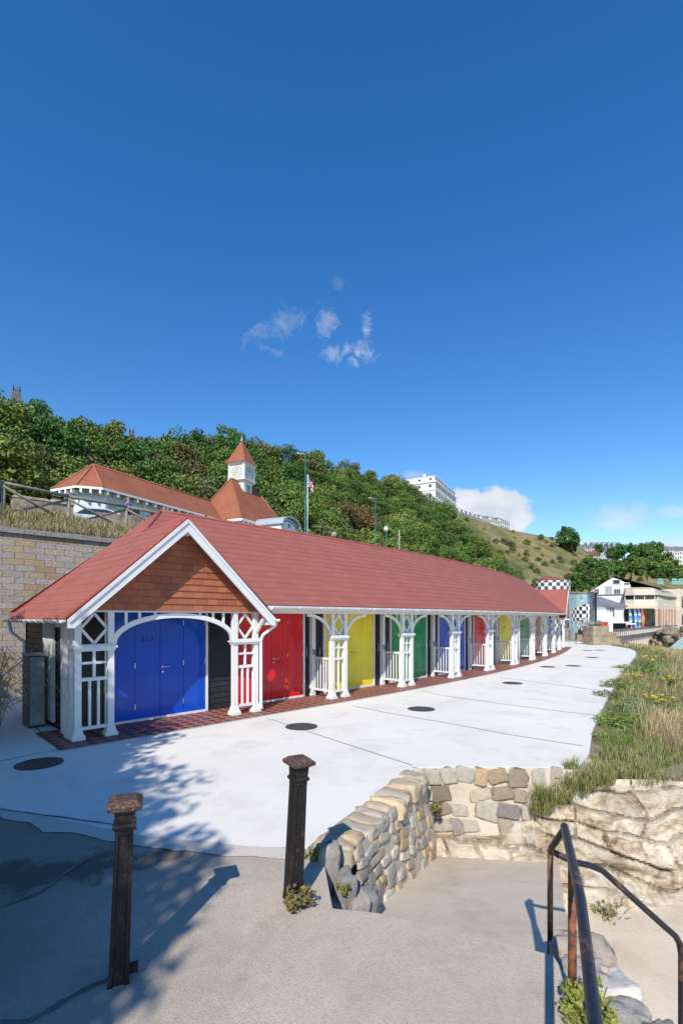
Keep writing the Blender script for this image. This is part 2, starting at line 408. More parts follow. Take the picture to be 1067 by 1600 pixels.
wallA=[(-.29,4.1),(-.05,4.58),(.42,5.38),(.9,6.18)]        # outer edge of the left rubble wall
edgeR=[(3.10,6.33),(3.55,6.95),(4.36,8.42),(5.2,9.75),(6.16,11.3),(7.4,13.2),(8.75,15.5),(10.6,18.1),(12.5,21),(14.8,24.4),(16.9,27.8),(18.0,30.2),(18.9,34),(19.4,38.6)]
backl=[tuple(Q(u,5.75,0)[:2]) for u in (31.5,28,24,20,16,12,8,4,0,-6)]
terr=wallA+[(1.0,6.33)]+edgeR+[(17.6,39.6),(15.6,36.5)]+backl+[(-13,6.6),(-9,5.6),(-3.47,4.91),(-1.8,4.27),(-.9,4.1),(-.5,4.03)]
flat('terrace',terr,0.0,M['terrace'],1.6)
slab=[(-16,-9),(1.28,-9),(1.28,1.0),(1.22,2.8),(.75,3.0),(.24,3.2),(-.06,3.25),(-.14,3.85),(-.29,4.1),(-.5,4.03),(-.9,4.1),(-1.8,4.27),(-3.47,4.91),(-9,5.6),(-13,6.6),(-16,8)]
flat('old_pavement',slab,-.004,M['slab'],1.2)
# joints and cracks: thin sheets 4 mm above
jm=MB()
def joint(pts, w=.016, z=.004, jit=0.0):
    pts=[Vector((p[0],p[1],z)) for p in pts]
    if jit:
        q=[]
        for a,b in zip(pts,pts[1:]):
            n=max(2,int((b-a).length/.12))
            for k in range(n):
                p=a.lerp(b,k/n); d=(b-a).normalized(); p+=Vector((-d.y,d.x,0))*(noise.noise(p*3)*jit); q.append(p)
        q.append(pts[-1]); pts=q
    for a,b in zip(pts,pts[1:]):
        d=(b-a); 
        if d.length<1e-6: continue
        d.normalize(); s=Vector((-d.y,d.x,0))*(w*(.6+.6*random.random() if jit else 1)/2)
        jm.face([a-s,b-s,b+s,a+s])
joint([G(416,1122),G(448,1132),G(520,1156),G(644,1196)],.017)
joint([G(552,1103),G(600,1113),G(705,1131),G(790,1147),G(912,1166)],.02)
joint([G(660,1080),G(700,1088),G(800,1102),G(930,1118)],.02)
joint([G(780,1058),G(958,1082)],.03)
joint([G(0,1190),G(50,1179),G(93,1172)],.02); joint([G(93,1172),G(60,1140),G(40,1122)],.022)
joint([G(0,1265),G(60,1272),G(120,1280),G(215,1296)],.03,jit=.03)
_a=jm; jm=MB()
def strip(pts,w0,w1,z,seed):      # cement smear with a ragged edge, one continuous ribbon
    P=[Vector((p[0],p[1],0)) for p in pts]; L=sum((b-a).length for a,b in zip(P,P[1:])); N=int(L/.03); prev=None
    for k in range(N+1):
        s=L*k/N; a,b=None,None; q=s
        for u,v in zip(P,P[1:]):
            l=(v-u).length
            if q<=l+1e-6: c=u.lerp(v,q/l); d=(v-u).normalized(); break
            q-=l
        n=Vector((-d.y,d.x,0)); e0=w0*(1+.5*noise.noise(Vector((s*3,seed,0)))+.06*noise.noise(Vector((s*11,seed,2)))); e1=w1*(1+.9*noise.noise(Vector((s*2.3,seed,5)))+.14*noise.noise(Vector((s*9,seed,7))))
        cur=(c-n*e0+Vector((0,0,z)),c+n*e1+Vector((0,0,z)))
        if prev: jm.face([prev[0],cur[0],cur[1],prev[1]])
        prev=cur
strip([(-.32,4.09),(-.5,4.04),(-.9,4.1),(-1.8,4.27),(-3.47,4.91),(-6,5.2)],.05,.13,.0035,1)
tag(jm.build('cement_fillet',stain_concrete('cement_fillet',(.66,.60,.52),(.55,.50,.43),(.40,.35,.29),.6,.3)),kind='structure'); jm=_a
joint([G(0,1418),G(60,1395),G(140,1342)],.028,jit=.05)
joint([G(0,1597),G(40,1592),G(100,1560),G(150,1535),G(172,1528)],.03,jit=.04)
joint([G(0,1110),G(40,1093),G(75,1082)],.03,jit=.04)
tag(jm.build('pavement_joints',M['joint']),kind='structure')

# tiled walk under the verandas
tm=MB(); us=list(np.arange(-.36,TOT+.3,.35))
for a,b in zip(us,us[1:]):
    for (b0,b1) in ((-.46,1.0),):
        tm.face([Q(a,b0,.010),Q(b,b0,.010),Q(b,b1,.010),Q(a,b1,.010)],uv=[(a,b0),(b,b0),(b,b1),(a,b1)])
        tm.face([Q(a,b0,-.02),Q(b,b0,-.02),Q(b,b0,.010),Q(a,b0,.010)],uv=[(a,b0-.03),(b,b0-.03),(b,b0),(a,b0)])
tag(tm.build('tiled_walk',M['quarry']),kind='structure')
km=MB()
for a,b in zip(us,us[1:]): km.face([Q(a,-.52,.006),Q(b,-.52,.006),Q(b,-.46,.006),Q(a,-.46,.006)])
tag(km.build('tiled_walk_edging',simple('edging',(.42,.40,.38),rough=.9)),kind='structure')

# ------------------------------------------------------------------ sunken path, rubble walls, cliff
def zpath(x,y):
    z=-.28-.245*(y-3.0)
    if x>1.5: z-= .12*(x-1.5)**1.1
    return z
pm=MB(); nx,ny=26,26
xs=np.linspace(-.6,7.5,42); ys=np.linspace(.6,7.0,34)
def zlow(x,y):      # upper ramp left of the kerb line, lower path right of it
    return zpath(x,y)
kerb=[(1.62,1.0),(1.62,2.5),(1.66,3.35),(1.93,4.2),(2.27,5.0),(2.55,5.7)]
def kx(y):
    for (x0,y0),(x1,y1) in zip(kerb,kerb[1:]):
        if y<=y1: return x0+(x1-x0)*max(0,(y-y0))/(y1-y0)
    return kerb[-1][0]
rampy=np.linspace(2.6,6.9,30)
for a,b in zip(rampy,rampy[1:]):
    for k in range(12):
        def px(y,k): return -.5+(kx(y)+.5)*k/12
        q=[(px(a,k),a),(px(a,k+1),a),(px(b,k+1),b),(px(b,k),b)]
        pm.face([(x,y,zpath(min(x,1.5),y)+.012*noise.noise(Vector((x*2,y*2,0)))) for x,y in q],smooth=True)
    # kerb face down to the lower path
    pm.face([(kx(a),a,zpath(1.5,a)+.0),(kx(a)+.02,a,-2.2),(kx(b)+.02,b,-2.2),(kx(b),b,zpath(1.5,b))])
tag(pm.build('ramp',M['path']),kind='structure')
lowz=lambda x,y: -1.32+.03*(5.5-y)*0-.10*max(0,5.0-y)*.6+.01*noise.noise(Vector((x*2,y*2,3)))
lp=MB(); lx=np.linspace(1.5,9,30); ly=np.linspace(-1,6.6,30)
for i in range(29):
    for j in range(29):
        lp.face([(lx[a],ly[b],lowz(lx[a],ly[b])) for a,b in ((i,j),(i+1,j),(i+1,j+1),(i,j+1))],smooth=True)
tag(lp.build('lower_path',M['path']),kind='structure')

_ico={}
def ico(sub):
    if sub not in _ico:
        bm=bmesh.new(); bmesh.ops.create_icosphere(bm,subdivisions=sub,radius=1)
        _ico[sub]=(np.array([v.co[:] for v in bm.verts]),[tuple(v.index for v in f.verts) for f in bm.faces]); bm.free()
    return _ico[sub]
STONEC=[(.36,.27,.18),(.44,.36,.27),(.28,.22,.17),(.47,.41,.34),(.38,.30,.22),(.22,.20,.19),(.50,.43,.33),(.44,.32,.20),(.33,.29,.26),(.52,.48,.42)]
def stone(mb, c, ex, ey, ez, w, d, h, colr, seed, sub=3, sq=.5):
    v,f=ico(sub); V=np.sign(v)*np.abs(v)**sq
    out=[]
    for p in V:
        q=Vector(p); r=1+.24*noise.noise(q*1.2+Vector((seed*7.1,seed*3.3,0)))+.13*noise.noise(q*2.6+Vector((0,seed*5.1,seed)))+.07*noise.noise(q*6+Vector((seed,0,seed*2)))
        q=q*r
        out.append(c+ex*(q.x*w/2)+ey*(q.y*d/2)+ez*(q.z*h/2))
    k=random.uniform(.8,1.15)
    mb.mesh(out,f,c=tuple(min(.7,x*k) for x in colr),smooth=True)

TAN=[(.62,.49,.33),(.56,.42,.27),(.66,.56,.42),(.50,.39,.28),(.62,.45,.25),(.44,.37,.30),(.68,.60,.47),(.55,.48,.38)]
def rubble_wall(root, top, bot, rows, wmin, wmax, cap=None, seed=0, protrude=.07, pale=0.0, skip=0.12, pal=STONEC):
    """top/bot: polylines (same count) of the wall face; mortar sheet + stones set into it as one mesh"""
    T=[Vector(p) for p in top]; B=[Vector(p) for p in bot]
    def at(s,t):
        k=s*(len(T)-1); i=min(int(k),len(T)-2); f=k-i
        return B[i].lerp(B[i+1],f).lerp(T[i].lerp(T[i+1],f),t)
    mm=MB(); NS,NT_=60,16
    for i in range(NS):
        for j in range(NT_):
            q=[]
            for a,b in ((i,j),(i+1,j),(i+1,j+1),(i,j+1)):
                p=at(a/NS,b/NT_); n=noise.noise(p*4)*.03; q.append(p+Vector((0,0,n*.4))+Vector((n,n,0)))
            mm.face(q,smooth=True)
    mm.build('mortar',M['mortar'],root)
    L=sum((T[i+1]-T[i]).length for i in range(len(T)-1))
    sm=MB(); rnd=random.Random(seed)
    for r in range(rows):
        x=rnd.uniform(-.1,.05)
        while x<L:
            w=rnd.uniform(wmin,wmax); t=(r+.5+rnd.uniform(-.12,.12))/rows
            s=(x+w/2)/L
            x+=w*rnd.uniform(.98,1.12)
            if s>1 or s<0 or rnd.random()<skip: continue
            c=at(s,t); ex=(at(min(1,s+.02),t)-at(max(0,s-.02),t)).normalized(); ez=(at(s,min(1,t+.05))-at(s,max(0,t-.05))).normalized()
            n=ex.cross(ez).normalized()
            a=rnd.uniform(-.25,.25); ex2=ex*math.cos(a)+ez*math.sin(a); ez2=ez*math.cos(a)-ex*math.sin(a)
            hh=(at(s,1)-at(s,0)).length/rows
            colr=rnd.choice(pal)
            if pale and rnd.random()<pale: colr=(.5,.45,.37)
            stone(sm,c-n*.0,ex2,n,ez2,w*rnd.uniform(.8,1.02),protrude*2*rnd.uniform(.6,1.3),hh*rnd.uniform(.65,1.1),colr,rnd.random()*99,3,.36)
    return sm
# left wall of the ramp
t=thing('rubble_wall','low rubble stone wall with flat coping running down beside the ramp behind the bollard','stone wall',(.4,4.9,0))
top=[(.12,4.05,.0),(.32,4.55,.0),(.66,5.22,.0),(1.0,5.95,.0)]; bot=[(.22,3.9,-.58),(.44,4.5,-.70),(.85,5.3,-.88),(1.28,6.25,-1.14)]
sm=rubble_wall(t,top,bot,7,.11,.27,seed=3,skip=.14,pale=.1,protrude=.026,pal=TAN)
cx=[Vector((-.10,4.05,.03)),Vector((.13,4.55,.03)),Vector((.52,5.25,.03)),Vector((.95,6.05,.03))]
rnd=random.Random(11); L=sum((b-a).length for a,b in zip(cx,cx[1:])); x=0
def along(P,s):
    for a,b in zip(P,P[1:]):
        l=(b-a).length
        if s<=l: return a.lerp(b,s/l),(b-a).normalized()
        s-=l
    return P[-1],(P[-1]-P[-2]).normalized()
while x<L-.05:
    w=rnd.uniform(.13,.27); c,d=along(cx,x+w/2); nn=Vector((d.y,-d.x,0))
    stone(sm,c+nn*rnd.uniform(-.03,.03)+Vector((0,0,-.10+rnd.uniform(-.02,.015))),d,nn,Vector((0,0,1)),w*1.04,rnd.uniform(.34,.42),.20,tuple(.6*a+.4*b for a,b in zip(rnd.choice(TAN),(.58,.49,.37))),rnd.random()*99,3,.42); x+=w*1.0
# broken near end: upright slabs of dark stone
for k,(px_,py_,zz,w,h) in enumerate(((-.13,3.95,-.16,.17,.55),(-.0,3.88,-.33,.15,.5),(.11,3.86,-.46,.16,.42),(.2,3.95,-.42,.15,.32),(-.10,3.84,-.5,.2,.5),(.04,3.8,-.62,.2,.3))):
    stone(sm,Vector((px_,py_,zz)),Vector((1,.35,0)).normalized(),Vector((-.35,1,.2)).normalized(),Vector((.12,-.1,1)).normalized(),w,.2,h,((.24,.23,.22) if k%2 else (.34,.31,.27)),k*3.7,3,.36)
sm.build('stones',M['stone'],t)
# back wall under the terrace edge
t=thing('retaining_wall','rough stone and mortar retaining wall under the white terrace edge at the head of the ramp','retaining wall',(2,6.28,0))
sm=rubble_wall(t,[(.92,6.27,.0),(1.6,6.28,0),(2.3,6.28,0),(3.2,6.26,-.02)],[(1.2,6.22,-1.22),(1.7,6.08,-1.24),(2.3,5.95,-1.26),(2.95,5.75,-1.3)],6,.14,.30,seed=8,skip=.15,pale=.4,protrude=.032)
sm.build('stones',M['stone'],t)

# natural rock face on the right
def rock_sheet(name,T,B,ns,nt,amp,mat,seed=0):
    T=[Vector(p) for p in T]; B=[Vector(p) for p in B]; v=[]; cs=[]
    def lerpP(P,s):
        k=s*(len(P)-1); i=min(int(k),len(P)-2); return P[i].lerp(P[i+1],k-i)
    for j in range(nt+1):
        for i in range(ns+1):
            s=i/ns; tt=j/nt; p=lerpP(B,s).lerp(lerpP(T,s),tt)
            q=Vector((p.x*1.1,p.y*1.1,p.z*4.2+p.x*.7))+Vector((seed,0,0))
            st=noise.noise(q*1.2)+.5*noise.noise(q*2.7)
            lz=p.z*4.6+p.x*.55+.9*noise.noise(p*.9)+.25*noise.noise(p*3); li=math.floor(lz); lf=lz-li
            h1=(math.sin(li*12.9898+seed)*43758.5453)%1; bw=1.1+1.6*h1; bx=p.x*bw+h1*7+.35*noise.noise(p*2.3); bi=math.floor(bx); bf=bx-bi
            h2=(math.sin(li*78.233+bi*37.719+seed)*43758.5453)%1; gap=min(lf,1-lf)/4.6<.016 or (min(bf,1-bf)/bw<.014 and h2>.25)
            vo=noise.voronoi(Vector((p.x*1.7+.3*noise.noise(p*2),p.y*1.7,p.z*3.0+p.x*.5)))[0]
            crack=min(1,(vo[1]-vo[0])*5)
            led=math.floor((p.z*3.3+p.x*.35+.5*noise.noise(p*1.1))*1.0)
            fr=(p.z*3.3+p.x*.35+.5*noise.noise(p*1.1))-led
            d=amp*(st*.5+.6*(h2-.5)+.3*noise.noise(p*7)+.16*noise.noise(p*17))-(.035 if gap else 0)
            env=min(1,min(tt,1-tt)*6)
            v.append(p+Vector((-.25,-.9,.3))*d*(.3+.7*env))
            k=(.66 if gap else 1)*(.80+.36*h2)*(.85+.3*noise.noise(p*5))
            cs.append(k)
    mb=MB()
    for j in range(nt):
        for i in range(ns):
            a=j*(ns+1)+i; ids=(a,a+1,a+ns+2,a+ns+1); k=sum(cs[x] for x in ids)/4
            mb.face([v[x] for x in ids],c=(k,k,k),smooth=False)
    o=mb.build(name,mat); bm=bmesh.new(); bm.from_mesh(o.data); bmesh.ops.remove_doubles(bm,verts=bm.verts,dist=1e-5)
    for f in bm.faces: f.smooth=False
    bm.to_mesh(o.data); bm.free(); return o
o=rock_sheet('rock_face',[(2.35,6.15,-.62),(2.75,6.12,-.22),(3.25,6.15,-.10),(4.1,6.3,-.16),(5.2,6.5,-.3),(7.5,7.3,-.6)],
  [(1.75,5.9,-1.30),(2.3,5.5,-1.36),(2.9,5.42,-1.40),(3.8,5.4,-1.42),(5.0,5.5,-1.45),(7.5,6.0,-1.5)],190,80,.20,M['cliff'])
tag(o,kind='structure')
o=rock_sheet('rock_foot',[(1.0,6.32,-.80),(1.5,6.25,-.72),(2.0,6.2,-.66),(2.6,6.2,-.45)],[(1.15,5.98,-1.10),(1.6,5.72,-1.14),(2.05,5.55,-1.22),(2.45,5.3,-1.4)],70,26,.06,M['cliff'],5)
tag(o,kind='structure')
# coping stones under the handrail
t=thing('stone_kerb','rough pale coping stones along the edge of the drop under the handrail','stone kerb',(1.5,2.8,-.1))
sm=MB(); rnd=random.Random(5)
for k in range(19):
    y=1.25+k*.098+rnd.uniform(-.03,.03); x=1.46+rnd.uniform(-.09,.06)+(.05 if y>3 else 0)
    stone(sm,Vector((x,y,-.17-.03*max(0,y-2.2)+rnd.uniform(-.05,.02))),Vector((1,rnd.uniform(-.3,.3),0)).normalized(),Vector((0,1,rnd.uniform(-.15,.15))).normalized(),Vector((.1,0,1)).normalized(),rnd.uniform(.22,.36),rnd.uniform(.14,.3),rnd.uniform(.18,.27),rnd.choice([(.5,.46,.40),(.38,.35,.31),(.60,.56,.50),(.46,.39,.31),(.33,.30,.27)]),rnd.random()*99,4,.36)
sm.build('coping_stones',M['stone'],t)

# ------------------------------------------------------------------ beach, sea level and far ground
flat('beach',[(-600,-600),(1500,-600),(1500,2500),(-600,2500)],-4.0,simple('beach_sand',(.42,.36,.27),(.30,.25,.19),.05,.95))
# ------------------------------------------------------------------ beach chalet row
row=thing('beach_chalet_row','long curved row of beach chalets with red shingle roof, white verandas and coloured doors','beach chalets',PU(12)+NU(12)*1.0)
def arcpts(a,h,x0,z0,dirn,n=10,off=0):    # quarter ellipse leaving a post upwards to the beam
    return [(x0+dirn*(a-(a+0)*math.cos(k/n*math.pi/2)),z0+h*math.sin(k/n*math.pi/2)) for k in range(n+1)]
def curved_bar(mb,Mx,pts,w,y0,y1):
    n=len(pts); L=[];Rr=[]
    for k in range(n):
        a=Vector(pts[max(0,k-1)]); b=Vector(pts[min(n-1,k+1)]); d=(b-a).normalized(); nn=Vector((-d.y,d.x))
        L.append(Vector(pts[k])+nn*w/2); Rr.append(Vector(pts[k])-nn*w/2)
    def V(p,y): return Mx@Vector((p.x,y,p.y))
    for k in range(n-1):
        mb.face([V(L[k],y0),V(L[k+1],y0),V(Rr[k+1],y0),V(Rr[k],y0)])
        mb.face([V(L[k],y1),V(Rr[k],y1),V(Rr[k+1],y1),V(L[k+1],y1)])
        mb.face([V(L[k],y0),V(L[k],y1),V(L[k+1],y1),V(L[k+1],y0)])
        mb.face([V(Rr[k],y0),V(Rr[k+1],y0),V(Rr[k+1],y1),V(Rr[k],y1)])
    for k in (0,n-1): mb.face([V(L[k],y0),V(Rr[k],y0),V(Rr[k],y1),V(L[k],y1)])
ZC=1.47; ZB=2.04; PW=.05
def post(Mx,x,y=0.0,h=ZB,yaw=0):
    mb=MB(); T=Mx@Matrix.Translation((x,y,0))
    mb.frustum(T,.011,.098,.098,.075,.092,.092); mb.frustum(T,.075,.078,.078,.185,PW+.004,PW+.004)
    mb.box(T,-PW,PW,-PW,PW,.18,h)
    return mb.build('veranda_post',M['white'],row,bevel=.006)
def post_pair(Mx,x0,x1,nb):
    post(Mx,x0); post(Mx,x1)
    mb=MB()                                           # capital moulding
    mb.box(Mx,x0-.09,x1+.09,-.10,.10,ZC-.015,ZC+.02); mb.box(Mx,x0-.065,x1+.065,-.072,.072,ZC-.06,ZC-.016)
    mb.box(Mx,x0-.06,x1+.06,-.066,.066,ZC+.021,ZC+.05)
    mb.build('capital',M['white'],row)
    mb=MB(); a=x0+PW; b=x1-PW; m=(a+b)/2             # fretwork: diamond, cross panel, balusters
    zt=ZB-.02; zb=ZC+.06; zm=(zt+zb)/2
    for p,q in (((m,zt),(b,zm)),((b,zm),(m,zb)),((m,zb),(a,zm)),((a,zm),(m,zt))):
        mb.bar(Mx,(p[0],0,p[1]),(q[0],0,q[1]),.042,.034)
    mb.box(Mx,m-.02,m+.02,-.018,.018,.99,ZC-.06)
    mb.box(Mx,a,b,-.021,.021,1.20,1.24)
    mb.box(Mx,a,b,-.028,.028,.93,.985)
    mb.box(Mx,a,b,-.028,.028,.15,.20)
    for k in range(nb):
        x=a+(b-a)*(k+1)/(nb+1); mb.box(Mx,x-.019,x+.019,-.018,.018,.20,.93)
    mb.build('fretwork_panel',M['white'],row)
def numeral(txt,parent,Mx,x,y,z,size):
    cu=bpy.data.curves.new('number','FONT'); cu.body=txt; cu.size=size; cu.align_x='CENTER'; cu.extrude=.003; cu.space_character=1.35; cu.offset=.0015
    o=bpy.data.objects.new('tmp',cu); col.objects.link(o); dg=bpy.context.evaluated_depsgraph_get()
    me=bpy.data.meshes.new_from_object(o.evaluated_get(dg)); bpy.data.objects.remove(o); bpy.data.curves.remove(cu)
    T=Mx@Matrix.Translation((x,y,z))@Matrix.Rotation(R(90),4,'X'); me.transform(Matrix.Translation(-wloc(parent))@T)
    me.materials.clear(); me.materials.append(M['numeral'])
    n=bpy.data.objects.new('house_number',me); col.objects.link(n); n.parent=parent; return n
WB=.76                                    # wall line behind the posts
def door(Mx,x0,x1,c,num):
    mb=MB(); n=4; w=(x1-x0)/n
    for k in range(n):
        mb.box(Mx,x0+k*w+.004,x0+(k+1)*w-.004,WB-.045,WB-.005,.055,ZB+.03)
    d=mb.build('door',M[c],row,bevel=.004)
    d['label']=f'{c} glossy four-leaf door numbered {num}'
    mb=MB()
    mb.box(Mx,x0-.055,x0-.003,WB-.06,WB-.001,.011,ZB+.03); mb.box(Mx,x1+.003,x1+.055,WB-.06,WB-.001,.011,ZB+.03)
    mb.box(Mx,x0-.003,x1+.003,WB-.07,WB-.003,.0105,.052)
    mb.build('door_frame',M['white'],d)
    mb=MB(); hx=x0+2*w+.05
    T=Mx
    mb.tube([Mx@Vector((hx,WB-.045,1.0)),Mx@Vector((hx,WB-.095,1.0))],.012,8)
    mb.tube([Mx@Vector((hx,WB-.095,1.0)),Mx@Vector((hx+.13,WB-.098,.998))],.010,8)
    mb.tube([Mx@Vector((hx,WB-.044,1.0)),Mx@Vector((hx,WB-.052,1.0))],.026,12)
    mb.build('door_handle',M['steel'],d)
    mb=MB(); mb.tube([Mx@Vector((hx,WB-.044,.90)),Mx@Vector((hx,WB-.054,.90))],.017,10); mb.build('keyhole_plate',M['steel'],d)
    for k in (1,3,4):
        for z in (.28,1.05,1.85):
            x=x0+k*w-(.02 if k==4 else 0); mb=MB(); mb.box(Mx,x-.007,x+.007,WB-.054,WB-.043,z-.05,z+.05); mb.build('hinge',M['steel'],d)
    numeral(num,d,Mx,x0+1.5*w,WB-.047,1.50,.125)
    return d
wallmb=MB()
def boards(Mx,x0,x1,z0=.02,z1=ZB+.14,zb=9):
    z=z0; h=.118
    while z<z1:
        e=min(z+h,z1)
        P=[Mx@Vector(p) for p in ((x0,WB-.022,z),(x1,WB-.022,z),(x1,WB-.002,e),(x0,WB-.002,e),(x0,WB+.03,z),(x1,WB+.03,z))]
        wallmb.face([P[0],P[1],P[2],P[3]]); wallmb.face([P[4],P[5],P[1],P[0]])
        z=e
    wallmb.box(Mx,x0,x1,WB+.031,WB+.1,0,min(ZB+.3,zb))
def pilaster(Mx,x):
    mb=MB(); mb.box(Mx,x-.065,x+.065,WB-.12,WB-.024,.011,ZB+.02); mb.build('pilaster',M['white'],row,bevel=.004)
def side_rail(Mx,x):
    mb=MB(); y0=.05; y1=WB-.12
    mb.box(Mx,x-.028,x+.028,y0,y1,.93,.985); mb.box(Mx,x-.022,x+.022,y0,y1,.16,.205)
    n=6
    for k in range(n):
        y=y0+(y1-y0)*(k+.5)/n; mb.box(Mx,x-.014,x+.014,y-.012,y+.012,.205,.93)
    mb.build('railing',M['white'],row)
def brace(Mx,x,dirn,a=.74):
    mb=MB(); h=ZB-.035-ZC-.0
    pts=[(x+dirn*(PW+a-a*math.cos(k/10*math.pi/2)),ZC+.02+(h-.02)*math.sin(k/10*math.pi/2)) for k in range(11)]
    curved_bar(mb,Mx,pts,.062,-.024,.024)
    xm=x+dirn*(PW+a*.26); zb_=ZC+.02+(h-.02)*math.sin(math.acos(1-.26))+.02
    mb.box(Mx,xm-.016,xm+.016,-.014,.014,zb_,ZB)
    mb.build('arch_brace',M['white'],row)
# ---- chalet at the near end, under the gable
M0=MX(P0,TH0)
post_pair(M0,0.0,.50,2); post_pair(M0,2.88,3.37,2)
post(M0,0.0,.26)
d=door(M0,.71,2.635,'blue','257')
boards(M0,0.02,.66,zb=ZB+.05,z1=ZB+.05); boards(M0,2.69,3.33)
wallmb.box(M0,.66,2.69,WB+.0,WB+.09,ZB+.031,ZB+.3)
def arch_front(Mx,x0,x1):
    mb=MB(); c=(x0+x1)/2; a=(x1-x0)/2; n=28; zs=ZC+.03; h=ZB-.05-zs
    pts=[(c-a*math.cos(k/n*math.pi),zs+h*math.sin(k/n*math.pi)**.92) for k in range(n+1)]
    curved_bar(mb,Mx,pts,.085,-.03,.03)
    mb.build('arch',M['white'],row)
    for f in (.09,.19,.31,.69,.81,.91):
        x=x0+(x1-x0)*f; zz=zs+h*math.sqrt(max(0,1-((x-c)/a)**2))+.035
        if zz<ZB-.01: mb=MB(); mb.box(Mx,x-.022,x+.022,-.018,.018,zz,ZB); mb.build('spandrel_baluster',M['white'],row)
arch_front(M0,.50+PW,2.88-PW)
mb=MB(); mb.box(M0,.04,3.43,-.055,.055,ZB,ZB+.10); mb.build('veranda_beam',M['white'],row)
# side screen of the end bay: pilaster, rails and pale panel
mb=MB(); mb.box(M0,-.045,.045,WB-.16,WB-.03,.011,ZB+.02); mb.build('pilaster',M['white'],row,bevel=.004)
mb=MB()
mb.box(M0,-.028,.028,.31,WB-.16,.93,.985); mb.box(M0,-.024,.024,.31,WB-.16,.16,.205); mb.box(M0,-.008,.008,.31,WB-.16,.206,.929)
mb.build('side_screen',M['white'],row)
# little brackets at the right corner under the barge
mb=MB(); mb.bar(M0,(3.42,-.0,1.66),(3.60,-.0,1.93),.05,.05); mb.build('eave_bracket',M['white'],row)
mb=MB(); mb.bar(M0,(3.37,-.05,1.66),(3.37,-.30,1.93),.045,.05); mb.build('eave_bracket',M['white'],row)
# ---- bay between the near gable and the run (256)
Mb,Lb=chord(0,U1)
door(M0,3.39,5.27,'red','256')
boards(M0,3.34,3.38); boards(M0,5.33,U1-.05)
SEQ=[('yellow','255'),('green','254'),('blue','253'),('red','252'),('yellow','251'),('green','250'),('red','249'),('yellow','248')]
uk=[U1+PITCH*k for k in range(9)]
for k in range(8):
    Mk,Lk=chord(uk[k],uk[k+1])
    post_pair(Mk,0.0,.44,1)
    brace(Mk,0.0,-1); brace(Mk,.44,1)
    pilaster(Mk,0.0); side_rail(Mk,0.0)
    boards(Mk,-.01,.40); boards(Mk,2.42,Lk+.01)
    door(Mk,.46,2.36,*SEQ[k])
    mb=MB(); mb.box(Mk,-.02,Lk+.02,-.05,.05,ZB,ZB+.11); mb.build('veranda_beam',M['white'],row)
    mb=MB()                                            # pull handles and key safe by the pilaster
    for x in (-.19,.25):
        mb=MB(); mb.tube([Mk@Vector((x,WB-.03,.98)),Mk@Vector((x,WB-.075,1.0)),Mk@Vector((x,WB-.075,1.2)),Mk@Vector((x,WB-.03,1.22))],.009,6); mb.build('pull_handle',M['steel'],row)
    mb=MB(); mb.box(Mk,-.035,.04,WB-.15,WB-.121,1.02,1.16); mb.build('key_safe',M['grey'],row,bevel=.004)
mb=MB(); mb.box(M0,3.43,U1-.02,-.05,.05,ZB,ZB+.11); mb.build('veranda_beam',M['white'],row)
# ---- far end bay under the second gable
ME=MX(PU(UE),THE)
post_pair(ME,0.0,.49,2); post_pair(ME,2.88,3.36,2); brace(ME,0.0,-1); pilaster(ME,0.0); side_rail(ME,0.0)
door(ME,.71,2.635,'blue','247'); boards(ME,.02,.66); boards(ME,2.69,3.33,zb=ZB+.05,z1=ZB+.05); arch_front(ME,.49+PW,2.88-PW)
mb=MB(); mb.box(ME,-.06,3.30,-.055,.055,ZB,ZB+.10); mb.build('veranda_beam',M['white'],row)
# end walls and rear wall
def plainboards(A,B,z1):
    A=Vector(A);B=Vector(B); z=.0
    d=(B-A).normalized(); n=Vector((-d.y,d.x,0))
    while z<z1:
        e=min(z+.118,z1)
        wallmb.face([A+n*.02+Vector((0,0,z)),B+n*.02+Vector((0,0,z)),B+Vector((0,0,e)),A+Vector((0,0,e))])
        wallmb.face([A+Vector((0,0,z)),B+Vector((0,0,z)),B+n*.02+Vector((0,0,z)),A+n*.02+Vector((0,0,z))]); z=e
plainboards(Q(0.01,3.4,0),Q(0.01,WB-.02,0),2.1)
plainboards(Q(TOT,WB-.02,0),Q(TOT,3.4,0),2.1)
for a,b in zip(np.linspace(0,TOT,30),np.linspace(0,TOT,30)[1:]): wallmb.face([Q(a,3.4,0),Q(b,3.4,0),Q(b,3.4,2.1),Q(a,3.4,2.1)])
wl=wallmb.build('wall',M['black'],row); wl['label']='black weatherboard wall'
mb=MB(); mb.box(M0,-.035,-.0,1.22,1.92,.10,1.84); o=mb.build('shutter',M['paledoor'],row,bevel=.004); o['label']='pale grey side shutter'

